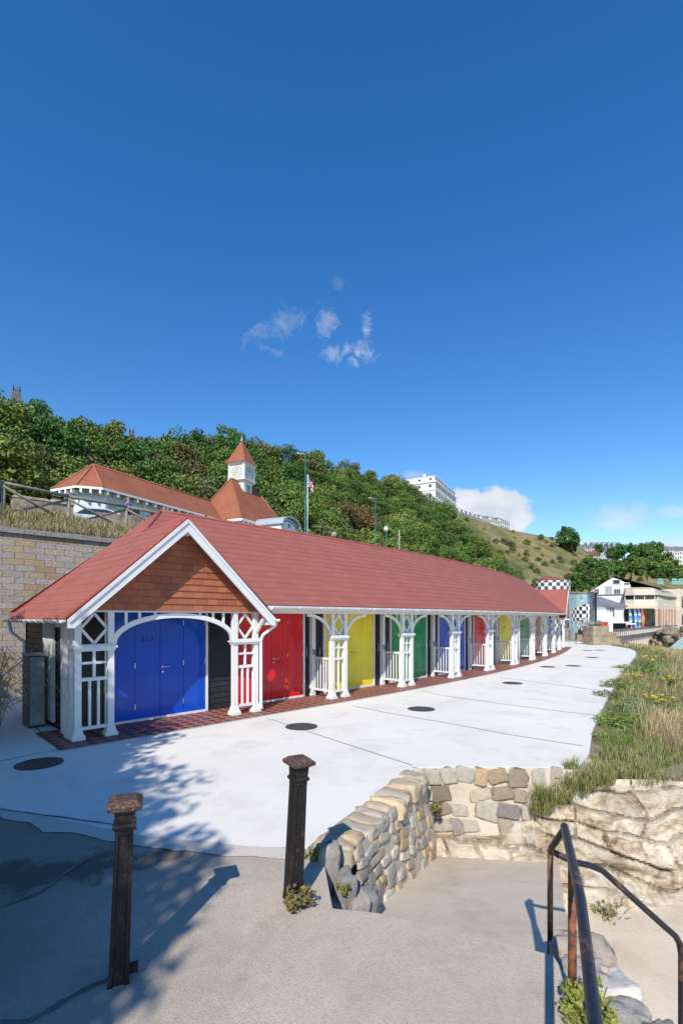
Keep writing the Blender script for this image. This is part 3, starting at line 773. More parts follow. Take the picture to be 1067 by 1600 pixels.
# ---- roof
EZ=2.20; EB=-.33; RB=2.2; RZ=4.35; SL=(RZ-EZ)/(RB-EB)
GL,GR,GC,GZ=-.24,3.60,1.68,1.95; GS=.927; VB=-.37
zmain=lambda b: EZ+SL*(b-EB)
zleft=lambda t: GZ+GS*(t-GL)
zright=lambda t: GZ+GS*(GR-t)
def valley(t): return (zright(t)-EZ)/SL+EB
def hipb(t): return (zleft(t)-EZ)/SL+EB
TAP=(RZ-GZ)/GS+GL                      # where the end slope meets the main ridge
REARB=3.65
def lo_main(u):
    for t in (u,TOT-u):
        if t<GC: return 99
        if t<3.33: return max(EB,valley(t)-.03)
    return EB
def hi_main(u):
    for t in (u,TOT-u):
        if GC<=t<TAP: return min(RB,hipb(t))
    return RB
def courses(mb, runs, cuts, lo, hi, pos, zf, lip=.011, uvs=1.3):
    for c0,c1 in zip(cuts,cuts[1:]):
        for r0,r1 in zip(runs,runs[1:]):
            a0,a1=max(c0,lo(r0)),max(c0,lo(r1)); e0,e1=min(c1,hi(r0)),min(c1,hi(r1))
            if e0-a0<1e-4 and e1-a1<1e-4: continue
            e0=max(e0,a0); e1=max(e1,a1)
            h=lambda c: lip*(1-(c-c0)/(c1-c0))
            mb.face([pos(r0,a0,zf(a0,r0)+h(a0)),pos(r1,a1,zf(a1,r1)+h(a1)),pos(r1,e1,zf(e1,r1)+h(e1)),pos(r0,e0,zf(e0,r0)+h(e0))],
                    uv=[(r0,a0*uvs),(r1,a1*uvs),(r1,e1*uvs),(r0,e0*uvs)])
            if a0<=c0+1e-6 and a1<=c0+1e-6:
                mb.face([pos(r0,c0,zf(c0,r0)-.012),pos(r1,c0,zf(c0,r1)-.012),pos(r1,c0,zf(c0,r1)+lip),pos(r0,c0,zf(c0,r0)+lip)],uv=[(r0,c0*uvs-.02),(r1,c0*uvs-.02),(r1,c0*uvs),(r0,c0*uvs)])
rm=MB()
runs=list(np.arange(GC,3.7,.06))+list(np.arange(3.7,TOT-3.7,.5))+list(np.arange(TOT-3.7,TOT-GC+.05,.06))
courses(rm,runs,list(np.linspace(EB-.03,RB,17)),lambda u:max(lo_main(u),EB-.03),hi_main,lambda u,b,z:Q(u,b,z),lambda b,u:zmain(b))
# rear slope
zr=lambda b: RZ-(b-RB)*(RZ-2.06)/(REARB-RB)
for a,b in zip(np.linspace(TAP,TOT-TAP,50),np.linspace(TAP,TOT-TAP,50)[1:]):
    rm.face([Q(a,RB,RZ),Q(b,RB,RZ),Q(b,REARB,2.06),Q(a,REARB,2.06)],uv=[(a,0),(b,0),(b,2),(a,2)])
rm.face([Q(TAP,RB,RZ),Q(TAP,REARB,2.06),Q(GL,REARB,2.06)],uv=[(0,0),(0,2),(2,2)])
rm.face([Q(TOT-TAP,RB,RZ),Q(TOT-TAP,REARB,2.06),Q(TOT-GL,REARB,2.06)],uv=[(0,0),(0,2),(2,2)])
for mir in (False,True):
    def pos(r,c,z,m=mir):
        return Q(TOT-c if m else c, r, z)
    def rearhip(t): return REARB-(t-GL)/(TAP-GL)*(REARB-RB)
    cuts=list(np.linspace(GL-.02,GC,13))+list(np.linspace(GC,TAP,6))[1:]
    # end slope: run along b, courses climb in t; clip in b for each course by cutting runs
    for c0,c1 in zip(cuts,cuts[1:]):
        N=14
        def lim(c,up=(c0+c1)/2>GC):
            lo=hipb(c) if up else VB
            return lo,max(lo,rearhip(c))
        l0,h0=lim(c0); l1,h1=lim(c1)
        lip=.011
        for k in range(N):
            f0,f1=k/N,(k+1)/N
            b00=l0+(h0-l0)*f0; b01=l0+(h0-l0)*f1; b10=l1+(h1-l1)*f0; b11=l1+(h1-l1)*f1
            rm.face([pos(b00,c0,zleft(c0)+lip),pos(b01,c0,zleft(c0)+lip),pos(b11,c1,zleft(c1)),pos(b10,c1,zleft(c1))],uv=[(b00,c0*1.36),(b01,c0*1.36),(b11,c1*1.36),(b10,c1*1.36)])
            rm.face([pos(b00,c0,zleft(c0)-.012),pos(b01,c0,zleft(c0)-.012),pos(b01,c0,zleft(c0)+lip),pos(b00,c0,zleft(c0)+lip)],uv=[(b00,c0*1.36-.02),(b01,c0*1.36-.02),(b01,c0*1.36),(b00,c0*1.36)])
    # inner slope of the gable down into the valley
    cuts=[GR+.02-(GR+.02-GC)*k/12 for k in range(13)]
    for c0,c1 in zip(cuts,cuts[1:]):
        v0=max(VB+.02,min(RB,valley(min(c0,GR)) if c0<3.34 else VB+.32)); v1=max(VB+.02,valley(c1) if c1<3.34 else VB+.32)
        if c0>3.33: v0=max(v0,EB+.06)
        N=8
        for k in range(N):
            f0,f1=k/N,(k+1)/N
            A=VB+(v0-VB)*f0; B=VB+(v0-VB)*f1; C=VB+(v1-VB)*f1; D=VB+(v1-VB)*f0
            rm.face([pos(A,c0,zright(c0)+.011),pos(B,c0,zright(c0)+.011),pos(C,c1,zright(c1)),pos(D,c1,zright(c1))],uv=[(A,-c0*1.36),(B,-c0*1.36),(C,-c1*1.36),(D,-c1*1.36)])
        rm.face([pos(VB,c0,zright(c0)-.012),pos(v0,c0,zright(c0)-.012),pos(v0,c0,zright(c0)+.011),pos(VB,c0,zright(c0)+.011)],uv=[(0,0),(1,0),(1,.02),(0,.02)])
roof=rm.build('roof',M['shingle'],row)
# ridge and hip caps
cm=MB()
cm.tube([Q(u,RB,RZ-.015) for u in np.arange(TAP,TOT-TAP+.01,.5)],.05,8)
for mir in (False,True):
    f=lambda t,b,z: Q(TOT-t if mir else t,b,z)
    zA=zleft(GC)
    cm.tube([f(GC,VB,zA-.02),f(GC,hipb(GC),zA-.02),f(TAP,RB,RZ-.02)],.045,8)
    cm.tube([f(TAP,RB,RZ-.02),f(GL+.02,REARB,GZ+.0)],.045,8)
    # verge strip along the rake
    cm.tube([f(GL-.02,VB+.01,GZ-.0),f(GC,VB+.01,zA+.004),f(GR+.02,VB+.01,GZ-.0)],.028,6)
if True:
    f=lambda t,b,z: Q(TOT-t,b,z)
    cm.tube([f(t,valley(t),zright(t)-.0) for t in np.linspace(3.33,GC,8)],.05,6)
cm.build('ridge_tile',M['ridgecap'],roof)
# gable fronts: hung tiles, barge boards, soffit
for mir,Mx in ((False,M0),(True,MX(PU(UE),THE))):
    mx=Mx if not mir else Mx
    tm=MB(); z0=ZB+.03; zt=zleft(GC)-.06; nrow=13; rh=(zt-z0)/nrow
    for k in range(nrow):
        za=z0+k*rh; zb=za+rh
        def half(z): return (zleft(GC)-.05-z)/GS
        ha,hb=half(za),max(0,half(zb))
        ya=-.085; yb=-.068
        P=[mx@Vector(p) for p in ((GC-ha,ya,za),(GC+ha,ya,za),(GC+hb,yb,zb),(GC-hb,yb,zb))]
        v=za-z0
        tm.face(P,uv=[(GC-ha,k*.128),(GC+ha,k*.128),(GC+hb,(k+.999)*.128),(GC-hb,(k+.999)*.128)])
        P=[mx@Vector(p) for p in ((GC-ha,yb+.0,za),(GC+ha,yb,za),(GC+ha,ya,za),(GC-ha,ya,za))]
        tm.face(P,uv=[(GC-ha,k*.128),(GC+ha,k*.128),(GC+ha,k*.128+.005),(GC-ha,k*.128+.005)])
    tm.build('hung_tiles',M['tilehang'],row)
    bm_=MB(); zA=zleft(GC)
    for sgn in (-1,1):
        xe=GC+sgn*(GC-GL+.0); dz=.19
        prof=[(GC,zA-.03),(xe,GZ-.03),(xe,GZ-.16),(GC+sgn*(GC-GL-.09),GZ-.16),(GC,zA-.03-dz*1.2)]
        bm_.prism(mx,prof,VB-.025,VB+.012)
        # thin capping moulding
        bm_.bar(mx,(GC,VB-.036,zA-.062),(xe,VB-.036,GZ-.062),.05,.02)
    bm_.build('bargeboard',M['white'],row)
    so=MB()
    for sgn in (-1,1):
        xe=GC+sgn*(GC-GL)
        P=[mx@Vector(p) for p in ((GC,VB+.0125,zA-.04),(xe,VB+.0125,GZ-.04),(xe,-.06,GZ-.04),(GC,-.06,zA-.04))]; so.face(P)
        # boxed eave foot
        so.box(mx,min(xe,GC+sgn*(GC-GL-.16)),max(xe,GC+sgn*(GC-GL-.16)),VB+.013,.3,GZ-.15,GZ-.045)
    so.box(mx,GC-.14,GC+.14,VB+.014,-.09,zA-.29,zA-.25)
    so.build('soffit',M['soffit'],row)
# eave soffit, fascia, gutter with brackets
so=MB(); fm=MB(); gm=MB(); U=list(np.arange(3.45,UE+.01,.45))
for a,b in zip(U,U[1:]):
    so.face([Q(a,EB+.02,EZ-.05),Q(b,EB+.02,EZ-.05),Q(b,.06,EZ-.045),Q(a,.06,EZ-.045)])
    so.face([Q(a,.06,EZ-.045),Q(b,.06,EZ-.045),Q(b,WB+.0,EZ-.04),Q(a,WB,EZ-.04)])
    fm.face([Q(a,EB+.0,EZ-.10),Q(b,EB,EZ-.10),Q(b,EB,EZ-.005),Q(a,EB,EZ-.005)])
so.build('soffit',M['soffit'],row); fm.build('fascia',M['white'],row)
def gutter(path,n=7,r=.055,name='gutter',brk=.6):
    g=MB(); up=Vector((0,0,1))
    for a,b in zip(path,path[1:]):
        d=(b-a).normalized(); s=Vector((-d.y,d.x,0))
        for k in range(n):
            t0=math.pi*(k/n); t1=math.pi*((k+1)/n)
            o0=s*(r*math.cos(t0))-up*(r*math.sin(t0)); o1=s*(r*math.cos(t1))-up*(r*math.sin(t1))
            g.face([a+o0,b+o0,b+o1,a+o1],smooth=True)
    L=sum((b-a).length for a,b in zip(path,path[1:])); x=.1
    while x<L:
        c,d=along(path,x); s=Vector((-d.y,d.x,0)); 
        pts=[c+s*((r+.006)*math.cos(t))-up*((r+.006)*math.sin(t)) for t in np.linspace(0,math.pi,8)]
        g.tube(pts,.009,5); x+=brk
    for c,dr in ((path[0],1),(path[-1],-1)):
        s=Vector((0,0,0))
    return g.build(name,M['white'],row)
gutter([Q(u,EB-.065,EZ-.015) for u in np.arange(3.52,UE+.2,.45)])
gutter([Q(GL-.07,b,GZ-.03) for b in (VB,0,.8,1.6,2.4,3.2,REARB)],brk=.42)
gutter([Q(GR+.07,b,GZ-.03) for b in (VB-.02,-.1,.12)],brk=.2)
# downpipes
def downpipe(pts): 
    mb=MB(); mb.tube(pts,.034,8); mb.build('downpipe',M['white'],row)
downpipe([Q(3.67,-.30,GZ-.07),Q(3.67,-.30,GZ-.16),Q(3.50,-.10,GZ-.36),Q(3.47,-.07,GZ-.46),Q(3.47,-.07,.13),Q(3.47,-.11,.05)])
Mk,_=chord(uk[4],uk[5]); x=.55
downpipe([Mk@Vector(p) for p in ((x+.25,EB-.06,EZ-.06),(x+.25,EB-.06,EZ-.14),(x,-.09,EZ-.36),(x,-.09,.06))])
downpipe([Q(GL-.07,3.3,GZ-.08),Q(GL-.03,3.3,GZ-.3),Q(-.06,3.2,GZ-.5),Q(-.06,3.2,.05)])

# electrical cabinet standing by the end wall
c0=thing('utility_cabinet','weathered grey metal utility cabinet standing by the dark end wall of the chalets','cabinet',Q(-.22,1.75,0))
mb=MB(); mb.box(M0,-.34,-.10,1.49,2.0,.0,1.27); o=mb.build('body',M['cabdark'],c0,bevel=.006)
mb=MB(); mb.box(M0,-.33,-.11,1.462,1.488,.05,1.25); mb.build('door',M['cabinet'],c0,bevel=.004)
mb=MB(); mb.frustum(M0@Matrix.Translation((-.22,1.74,0)),1.272,.14,.29,1.31,.12,.27); mb.build('lid',M['cabinet'],c0)
mb=MB(); mb.box(M0,-.16,-.13,1.445,1.461,.6,.74); mb.build('latch',M['steel'],c0)
# ------------------------------------------------------------------ street furniture in the foreground
def bollard(base, lean, yaw, label):
    t=thing('bollard',label,'bollard',base,'cast iron bollards at the head of the ramp')
    T=Matrix.Translation(base)@Matrix.Rotation(lean,4,'Y')@Matrix.Rotation(yaw,4,'Z')
    mb=MB(); a=.050
    # fluted square shaft: octagon-like section with recessed faces
    prof=[(-a,-a),(-.6*a,-a),(-.5*a,-.82*a),(.5*a,-.82*a),(.6*a,-a),(a,-a),(a,-.6*a),(.82*a,-.5*a),(.82*a,.5*a),(a,.6*a),(a,a),(.6*a,a),(.5*a,.82*a),(-.5*a,.82*a),(-.6*a,a),(-a,a),(-a,.6*a),(-.82*a,.5*a),(-.82*a,-.5*a),(-a,-.6*a)]
    def ring(z,s,flat=0): return [T@Vector((x*s if not flat else math.copysign(min(abs(x),a),x)*s,y*s,z)) for x,y in prof]
    zs=[(-.05,1.06),(.02,1.06),(.05,1.0),(.80,.90)]
    rs=[ring(z,s) for z,s in zs]; n=len(prof)
    for r0,r1 in zip(rs,rs[1:]):
        for k in range(n): mb.face([r0[k],r0[(k+1)%n],r1[(k+1)%n],r1[k]])
    mb.frustum(T,.80,.046,.046,.86,.046,.046)
    mb.frustum(T,.828,.055,.055,.842,.058,.058); mb.frustum(T,.8421,.058,.058,.856,.050,.050)
    mb.frustum(T,.86,.048,.048,.925,.051,.051)
    mb.build('shaft',M['iron'],t)
    mb=MB(); mb.frustum(T,.912,.045,.045,.936,.074,.074); mb.frustum(T,.9361,.083,.083,.958,.086,.086); mb.frustum(T,.9581,.086,.086,.984,.055,.055)
    mb.build('cap',M['rustcap'],t,bevel=.006)
    mb=MB(); mb.box(T,a*.95,a*1.9,-.02,.02,.03,.07); mb.build('lug',M['iron'],t,bevel=.004)
    return t
bollard(G(182,1537)+Vector((0,.03,-.0)),R(2.2),R(22),'rusty square cast iron bollard in the shade, nearest the camera on the left')
boll2=bollard(G(457,1408)+Vector((0,.03,0)),R(2.6),R(34),'rusty square cast iron bollard in sunlight beside the end of the rubble wall')
# handrails
t=thing('handrail','worn black tubular handrail with rusty posts at the head of the ramp steps','handrail',(1.18,2.47,0))
A=Vector((1.315,2.86,.715)); mb=MB()
mb.tube([Vector((.36,.55,.70)),Vector((.78,1.49,.70)),Vector((1.06,2.15,.705)),A],.023,12)
mb.tube([A+Vector((0,0,.004)),A+Vector((.005,.02,-.03)),Vector((1.335,3.08,.485)),Vector((1.34,3.10,.44))],.02,10)
B0=Vector((1.34,3.10,.455))
def P3(px,py,Y): return W(px,py,Y)
rail=[B0,P3(893,1346,3.12),P3(920,1352,3.12),P3(940,1360,3.12),P3(956,1374,3.12),P3(1000,1414,3.12),P3(1040,1450,3.12),P3(1054,1462,3.12),P3(1061,1474,3.12),P3(1064,1492,3.12)]
p=rail[-1].copy(); rail.append(Vector((p.x,p.y,-.7))); rail.append(Vector((p.x,p.y,-1.42)))
mb.tube(rail,.0195,12)
mb.build('rail',M['railpaint'],t)
mb=MB(); mb.tube([Vector((1.176,2.47,-.03)),Vector((1.176,2.47,.70))],.0205,12); mb.build('post',M['rustpost'],t)
zb=zpath(1.4,3.1)
mb=MB(); mb.tube([Vector((1.335,3.10,zb-.06)),Vector((1.335,3.10,.46))],.0175,12); mb.build('post',M['rustpost'],t)
# manholes
for k,(px,py,lab) in enumerate(((62,1193.5,'shaded round iron manhole cover beside the end of the tiled walk'),(471,1135.5,'round iron manhole cover on the joint nearest the sunny bollard'),(658,1108,'round iron manhole cover alone in the middle of the white terrace'),
     (800,1067.5,'round iron manhole cover in front of the red and yellow doors'),(855,1042,'manhole cover left of a pair, beside the far veranda posts'),(895,1040.5,'manhole cover right of a pair on the far terrace'),
     (925,1027.5,'single manhole cover beyond the far pair'),(918,1016.5,'left one of the two farthest manhole covers'),(936,1016,'right one of the two farthest manhole covers'))):
    g=G(px,py); t=thing('manhole_cover',lab,'manhole cover',g,'manhole covers along the terrace')
    mb=MB(); r=.265
    mb.lathe((g.x,g.y,0),[(r+.022,.0045),(r+.022,.008),(r+.001,.009),(r+.001,.0046)],32,smooth=False); mb.build('frame',M['coverring'],t)
    mb=MB(); mb.lathe((g.x,g.y,0),[(r,.0042),(r,.0072)],32,smooth=False)
    for i in range(-4,5):
        for j in range(-4,5):
            if (i*i+j*j)<19: mb.box(Matrix.Translation((g.x+i*.052,g.y+j*.052,0)),-.016,.016,-.016,.016,.0073,.0105)
    mb.build('plate',M['cover'],t)

# ------------------------------------------------------------------ retaining wall of rock-faced blocks, bank and hillside
bt=thing('block_retaining_wall','tall retaining wall of rock faced blocks under the grassy bank behind the chalets','retaining wall',Q(-1,5.75,0))
mb=MB(); WT=4.03; U=list(np.arange(-9,TOT+1,.5))
for a,b in zip(U,U[1:]):
    mb.face([Q(a,5.72,-.1),Q(b,5.72,-.1),Q(b,5.75,WT),Q(a,5.75,WT)],uv=[(a,-.1),(b,-.1),(b,WT),(a,WT)])
mb.build('wall',M['block'],bt)
cp=MB()
x=-9
while x<TOT:
    w=.45; A=Q(x,5.68,0); h=math.atan2((Q(x+w,5.68,0)-A).y,(Q(x+w,5.68,0)-A).x)
    cp.box(MX(A,h),.004,w-.004,0,.3,WT+.002,WT+.13+random.uniform(-.006,.006)); x+=w
cp.build('coping',simple('coping_block',(.40,.37,.34),(.28,.26,.24),5,.9,bump=.8,bscale=18,bdist=.03),bt)

PXS=[-700,-300,0,150,250,350,480,625,720,800,880,960,1067,1400,1900]
BY =[24,30,36,44,52,60,72,92,108,122,135,150,170,230,330]
BZ =[8.5,8.5,8.5,8.5,8.5,8.5,8.5,8,7,5,4,3,3,3,3]
CY =[62,70,80,90,97,105,135,190,235,262,280,300,320,420,560]
CP =[640,662,686,722,736,716,752,778,803,829,843,884,884,900,910]
def it(arr,px): return float(np.interp(px,PXS,arr))
def hill_pt(px,f):
    b=W(px,0,it(BY,px)); b.z=it(BZ,px); c=W(px,it(CP,px),it(CY,px))
    g=f; p=b.lerp(c,f); p.z=b.z+(c.z-b.z)*(f**1.08)
    return p
hm=MB(); HX=list(range(-700,1901,25)); HF=list(np.linspace(0,1,26))
def hcol(px,f):
    return None
def hz_(p): return 1.6*noise.noise(Vector((p.x*.03,p.y*.03,0)))+.5*noise.noise(Vector((p.x*.12,p.y*.12,4)))
def hp(px,f):
    p=hill_pt(px,f); e=min(1,f*6)*min(1,(1-f)*8); p.z+=hz_(p)*e; return p
for i in range(len(HX)-1):
    for j in range(len(HF)-1):
        hm.face([hp(HX[i],HF[j]),hp(HX[i+1],HF[j]),hp(HX[i+1],HF[j+1]),hp(HX[i],HF[j+1])],smooth=True)
    # plateau beyond the crest
    a=hp(HX[i],1);b=hp(HX[i+1],1)
    hm.face([a,b,b+Vector((b.x*1.2,b.y*1.2,1.5)),a+Vector((a.x*1.2,a.y*1.2,1.5))],smooth=True)
def hillmat():
    t=NT('hill_grass'); p=t.pos(); n=t.noise(p,.06,7,.72,.6); n2=t.noise(p,.9,6,.7)
    x=t.node("ShaderNodeSeparateXYZ"); t.link(p,x.inputs[0])
    c=t.ramp(n,[(.34,(.10,.13,.045)),(.44,(.19,.19,.075)),(.52,(.31,.25,.12)),(.64,(.42,.32,.165))])
    c=t.mix(t.math('MULTIPLY',t.ramp(n2,[(.35,1.0),(.55,0.0)]),.6),c,(.055,.075,.025))
    # the wooded left of the hill is dark green so gaps between trees don't show
    wood=t.ramp(t.math('MULTIPLY_ADD',x.outputs[0],1/90,-.02),[(.0,1.0),(.35,1.0),(.6,0.0)])
    t.base(t.mix(t.math('MULTIPLY',wood,.75),c,(.03,.045,.015))); t.bump(n2,1.0,.6); return t.set(.95,spec=.05)
M['hill']=hillmat()
hill=hm.build('hillside',M['hill']); tag(hill,kind='structure')
UB=[-9,-6,0,4,10,15,20,25,TOT]; UP=[-700,-300,0,150,350,480,625,720,800]
bk=MB(); BU=list(np.arange(-9,TOT+.1,.8)); FF=[0,.04,.09,.15,.25,.4,.6,.8,1.0]; FZ=[WT+.02,WT+.35,WT+.8,5.30,5.9,6.8,7.75,8.25,8.5]
def bankp(u,f):
    a=Q(u,5.95,0); px=float(np.interp(u,UB,UP)); b=hill_pt(px,0); p=a.lerp(b,f)
    z=float(np.interp(f,FF,FZ)); sc_=(b.z-WT)/(8.5-WT); p.z=WT+(z-WT)*sc_ + (.12*noise.noise(Vector((p.x*.5,p.y*.5,0))) if 0<f<1 else 0)
    return p
for a,b in zip(BU,BU[1:]):
    for f,g in zip(FF,FF[1:]):
        bk.face([bankp(a,f),bankp(b,f),bankp(b,g),bankp(a,g)],smooth=True)
M['bankgrass']=simple('bank_grass',(.20,.19,.075),(.11,.135,.045),.6,.95,bump=.6,bscale=6,bdist=.1)
bank=bk.build('upper_bank',M['bankgrass']); tag(bank,kind='structure')
# ground beyond the far end
flat('far_ground',[(15.2,36.4),(19.3,38.6),(27,52),(40,75),(70,110),(95,180),(40,160),(22,90),(12,52)],-.03,M['farpath'],.5)

def bvh_of(objs):
    v=[];f=[]
    for o in objs:
        k=len(v); v+=[o.matrix_world@x.co for x in o.data.vertices]; f+=[tuple(k+i for i in p.vertices) for p in o.data.polygons]
    return BVHTree.FromPolygons(v,f)
bpy.context.view_layer.update()
ground=bvh_of([hill,bank])
def drop(x,y,default=0.0):
    h=ground.ray_cast(Vector((x,y,300)),Vector((0,0,-1)))
    return h[0].z if h[0] is not None else default

# ------------------------------------------------------------------ foliage
def leafmat(name, lo, hi, trans=.0):
    t=NT(name); a=t.node("ShaderNodeVertexColor", layer_name="Col"); oi=t.node("ShaderNodeObjectInfo"); p=t.pos()
    n=t.noise(p,.35,3,.6)
    c=t.mix(a.outputs["Color"],lo,hi)
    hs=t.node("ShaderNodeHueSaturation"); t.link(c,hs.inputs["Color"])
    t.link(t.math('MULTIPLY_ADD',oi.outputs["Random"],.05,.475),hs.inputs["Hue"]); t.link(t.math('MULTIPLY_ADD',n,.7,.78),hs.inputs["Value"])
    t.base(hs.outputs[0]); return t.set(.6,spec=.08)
L_DARK=leafmat('leaf_dark',(.033,.070,.018),(.11,.19,.048))
L_MID=leafmat('leaf_mid',(.052,.096,.022),(.17,.25,.06))
L_LIGHT=leafmat('leaf_light',(.075,.105,.024),(.25,.29,.075))
L_RUST=leafmat('leaf_rust',(.05,.065,.02),(.21,.15,.06))
L_OLIVE=leafmat('leaf_olive',(.05,.065,.025),(.17,.18,.075))
def leaf_arrays(centers, radii, per, leaf, seed, aspect=.62, bias=.6, shade=None):
    """leaf quads scattered through clumps; returns verts (n*4,3), vals (n)"""
    r=np.random.default_rng(seed); V=[];C=[]
    for k,(c,rad) in enumerate(zip(centers,radii)):
        n=max(4,int(per*(rad/np.mean(radii))**2))
        d=r.normal(size=(n,3)); d/=np.linalg.norm(d,axis=1)[:,None]
        rr=rad*(.45+.6*r.random(n)**.6)
        p=np.array(c)+d*rr[:,None]*np.array([1,1,.85])
        nrm=d*bias+r.normal(size=(n,3))*.55+np.array([0,0,.25]); nrm/=np.linalg.norm(nrm,axis=1)[:,None]
        t=np.cross(nrm,r.normal(size=(n,3))); t/=np.linalg.norm(t,axis=1)[:,None]; b=np.cross(nrm,t)
        s=(leaf*(.6+.8*r.random(n)))[:,None]
        q=np.stack([p-t*s*.5,p+b*s*aspect*.5,p+t*s*.5,p-b*s*aspect*.5],1)
        V.append(q); base=(.5+.22*r.normal()) if shade is None else shade[k]
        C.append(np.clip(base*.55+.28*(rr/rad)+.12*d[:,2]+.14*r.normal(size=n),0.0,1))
    return np.concatenate(V),np.concatenate(C)
def leaf_mesh(name,V,C,mat,extra=None):
    n=len(V); me=bpy.data.meshes.new(name)
    ev,ef=(extra.v,extra.f) if extra else ([],[])
    nv=n*4+len(ev)
    co=np.concatenate([V.reshape(-1,3),np.array(ev,dtype=float).reshape(-1,3)]) if ev else V.reshape(-1,3)
    me.vertices.add(nv); me.vertices.foreach_set("co",co.ravel().astype(np.float32))
    loops=list(range(n*4)); starts=list(range(0,n*4,4)); tot=[4]*n
    for f in ef: starts.append(len(loops)); tot.append(len(f)); loops+= [n*4+i for i in f]
    me.loops.add(len(loops)); me.loops.foreach_set("vertex_index",loops)
    me.polygons.add(len(starts)); me.polygons.foreach_set("loop_start",starts); me.polygons.foreach_set("loop_total",tot)
    me.polygons.foreach_set("material_index",[0]*n+[1]*len(ef))
    me.update(calc_edges=True); me.validate()
    at=me.color_attributes.new("Col",'FLOAT_COLOR','CORNER'); arr=np.ones((len(loops),4),dtype=np.float32)
    cc=np.repeat(C,4); arr[:n*4,0]=cc; arr[:n*4,1]=cc; arr[:n*4,2]=cc; at.data.foreach_set("color",arr.ravel())
    me.materials.append(mat)
    if ef: me.materials.append(M['bark'])
    return me
def crown_clumps(rad, h, n, seed, base=.25, lean=(0,0), crad=.34):
    r=np.random.default_rng(seed); c=[];q=[]
    while len(c)<n:
        d=r.normal(size=3); d/=np.linalg.norm(d)
        if d[2]<-.55: continue
        k=.45+.55*r.random()**.5
        x=d*k*np.array([rad,rad,h*.5*(1-base)]); z=h*(base+(1-base)*.5)+x[2]
        c.append((x[0]+lean[0]*z/h,x[1]+lean[1]*z/h,z)); q.append(rad*crad*(.65+.7*r.random()))
    return c,q
def tree_skeleton(h, rad, seed, base=.25, lean=(0,0), tr=.035):
    r=random.Random(seed); mb=MB(); top=Vector((lean[0]*.75,lean[1]*.75,h*.8))
    mb.tube([Vector((0,0,-.3)),Vector((lean[0]*.1,lean[1]*.1,h*base*.6)),Vector((lean[0]*.4+r.uniform(-.1,.1)*rad,lean[1]*.4,h*.5)),top],[h*tr,h*tr*.8,h*tr*.5,h*tr*.12],7)
    for k in range(7):
        a=k*2.4+r.uniform(-.4,.4); z=h*r.uniform(base*.8,.62); f=z/h
        s=Vector((lean[0]*f*.8,lean[1]*f*.8,z)); e=s+Vector((math.cos(a)*rad*.75,math.sin(a)*rad*.75,h*r.uniform(.1,.26)))
        mb.tube([s,s.lerp(e,.5)+Vector((0,0,h*.04)),e],[h*tr*.42,h*tr*.28,h*tr*.08],5)
    return mb
# low-poly-count variants for the wooded hill: one mesh with crown and trunk each
variants=[]
for k,(rad,h,n,per,leaf) in enumerate(((3.6,7.5,36,110,.42),(4.0,8.0,42,110,.42),(3.0,7.8,32,110,.40),(3.4,6.2,34,110,.40),(2.6,4.6,26,100,.34),(4.2,7.0,42,110,.42))):
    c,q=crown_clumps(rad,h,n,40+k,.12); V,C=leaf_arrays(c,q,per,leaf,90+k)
    variants.append((V,C,tree_skeleton(h,rad,k,.2),rad,h))
vm={}
def variant_mesh(k,mname,mat):
    if (k,mname) not in vm:
        V,C,sk,_,_=variants[k]; vm[(k,mname)]=leaf_mesh('hill_tree',V,C,mat,sk)
    return vm[(k,mname)]
KINDS={'dark':(L_DARK,'dark green bushy tree in the wood covering the hillside'),'mid':(L_MID,'mid green bushy tree in the wood covering the hillside'),
       'light':(L_LIGHT,'yellow green bushy tree in the wood covering the hillside'),'rust':(L_RUST,'green tree flecked with reddish brown on the wooded hillside'),'olive':(L_OLIVE,'grey green bushy tree on the wooded hillside')}
rt=random.Random(21); placed=[]
def plant_tree(x,y,k,kind,s,zoff=-.3,name='hill_tree',label=None,group='trees of the hillside wood',cat='tree'):
    mat,lab=KINDS[kind]; o=bpy.data.objects.new(name,variant_mesh(k,kind,mat)); col.objects.link(o)
    o.location=(x,y,drop(x,y)+zoff); o.rotation_euler=(0,0,rt.uniform(0,6.28)); o.scale=(s,s,s*rt.uniform(.9,1.1))
    tag(o,label or lab,cat,group); return o
tries=0
while len(placed)<285 and tries<9000:
    tries+=1
    f=rt.random()**.8*1.0; px=rt.uniform(-140,800)
    # right edge of the wood runs down the hill
    lim=640+190*(1-f)-10
    if px>lim: continue
    p=hp(px,f); d=p.y
    sp=3.1+d*.013
    if any((p.x-a)**2+(p.y-b)**2<sp*sp for a,b in placed): continue
    if px<300 and f<.14: continue
    placed.append((p.x,p.y))
    r_=rt.random()
    if px<250 and f<.5: kind='light' if r_<.55 else ('mid' if r_<.85 else 'olive'); k=rt.choice((3,4,4,3))
    elif 430<px<560 and f<.55: kind='rust' if r_<.09 else ('olive' if r_<.35 else 'mid'); k=rt.choice((0,1,3,5))
    else: kind='dark' if r_<.42 else ('mid' if r_<.8 else ('light' if r_<.9 else 'rust' if r_<.93 else 'olive')); k=rt.choice((0,1,2,3,5))
    s=rt.uniform(.8,1.15)*(1+max(0,d-100)*.0012)
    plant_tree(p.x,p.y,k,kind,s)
print('hill trees',len(placed))
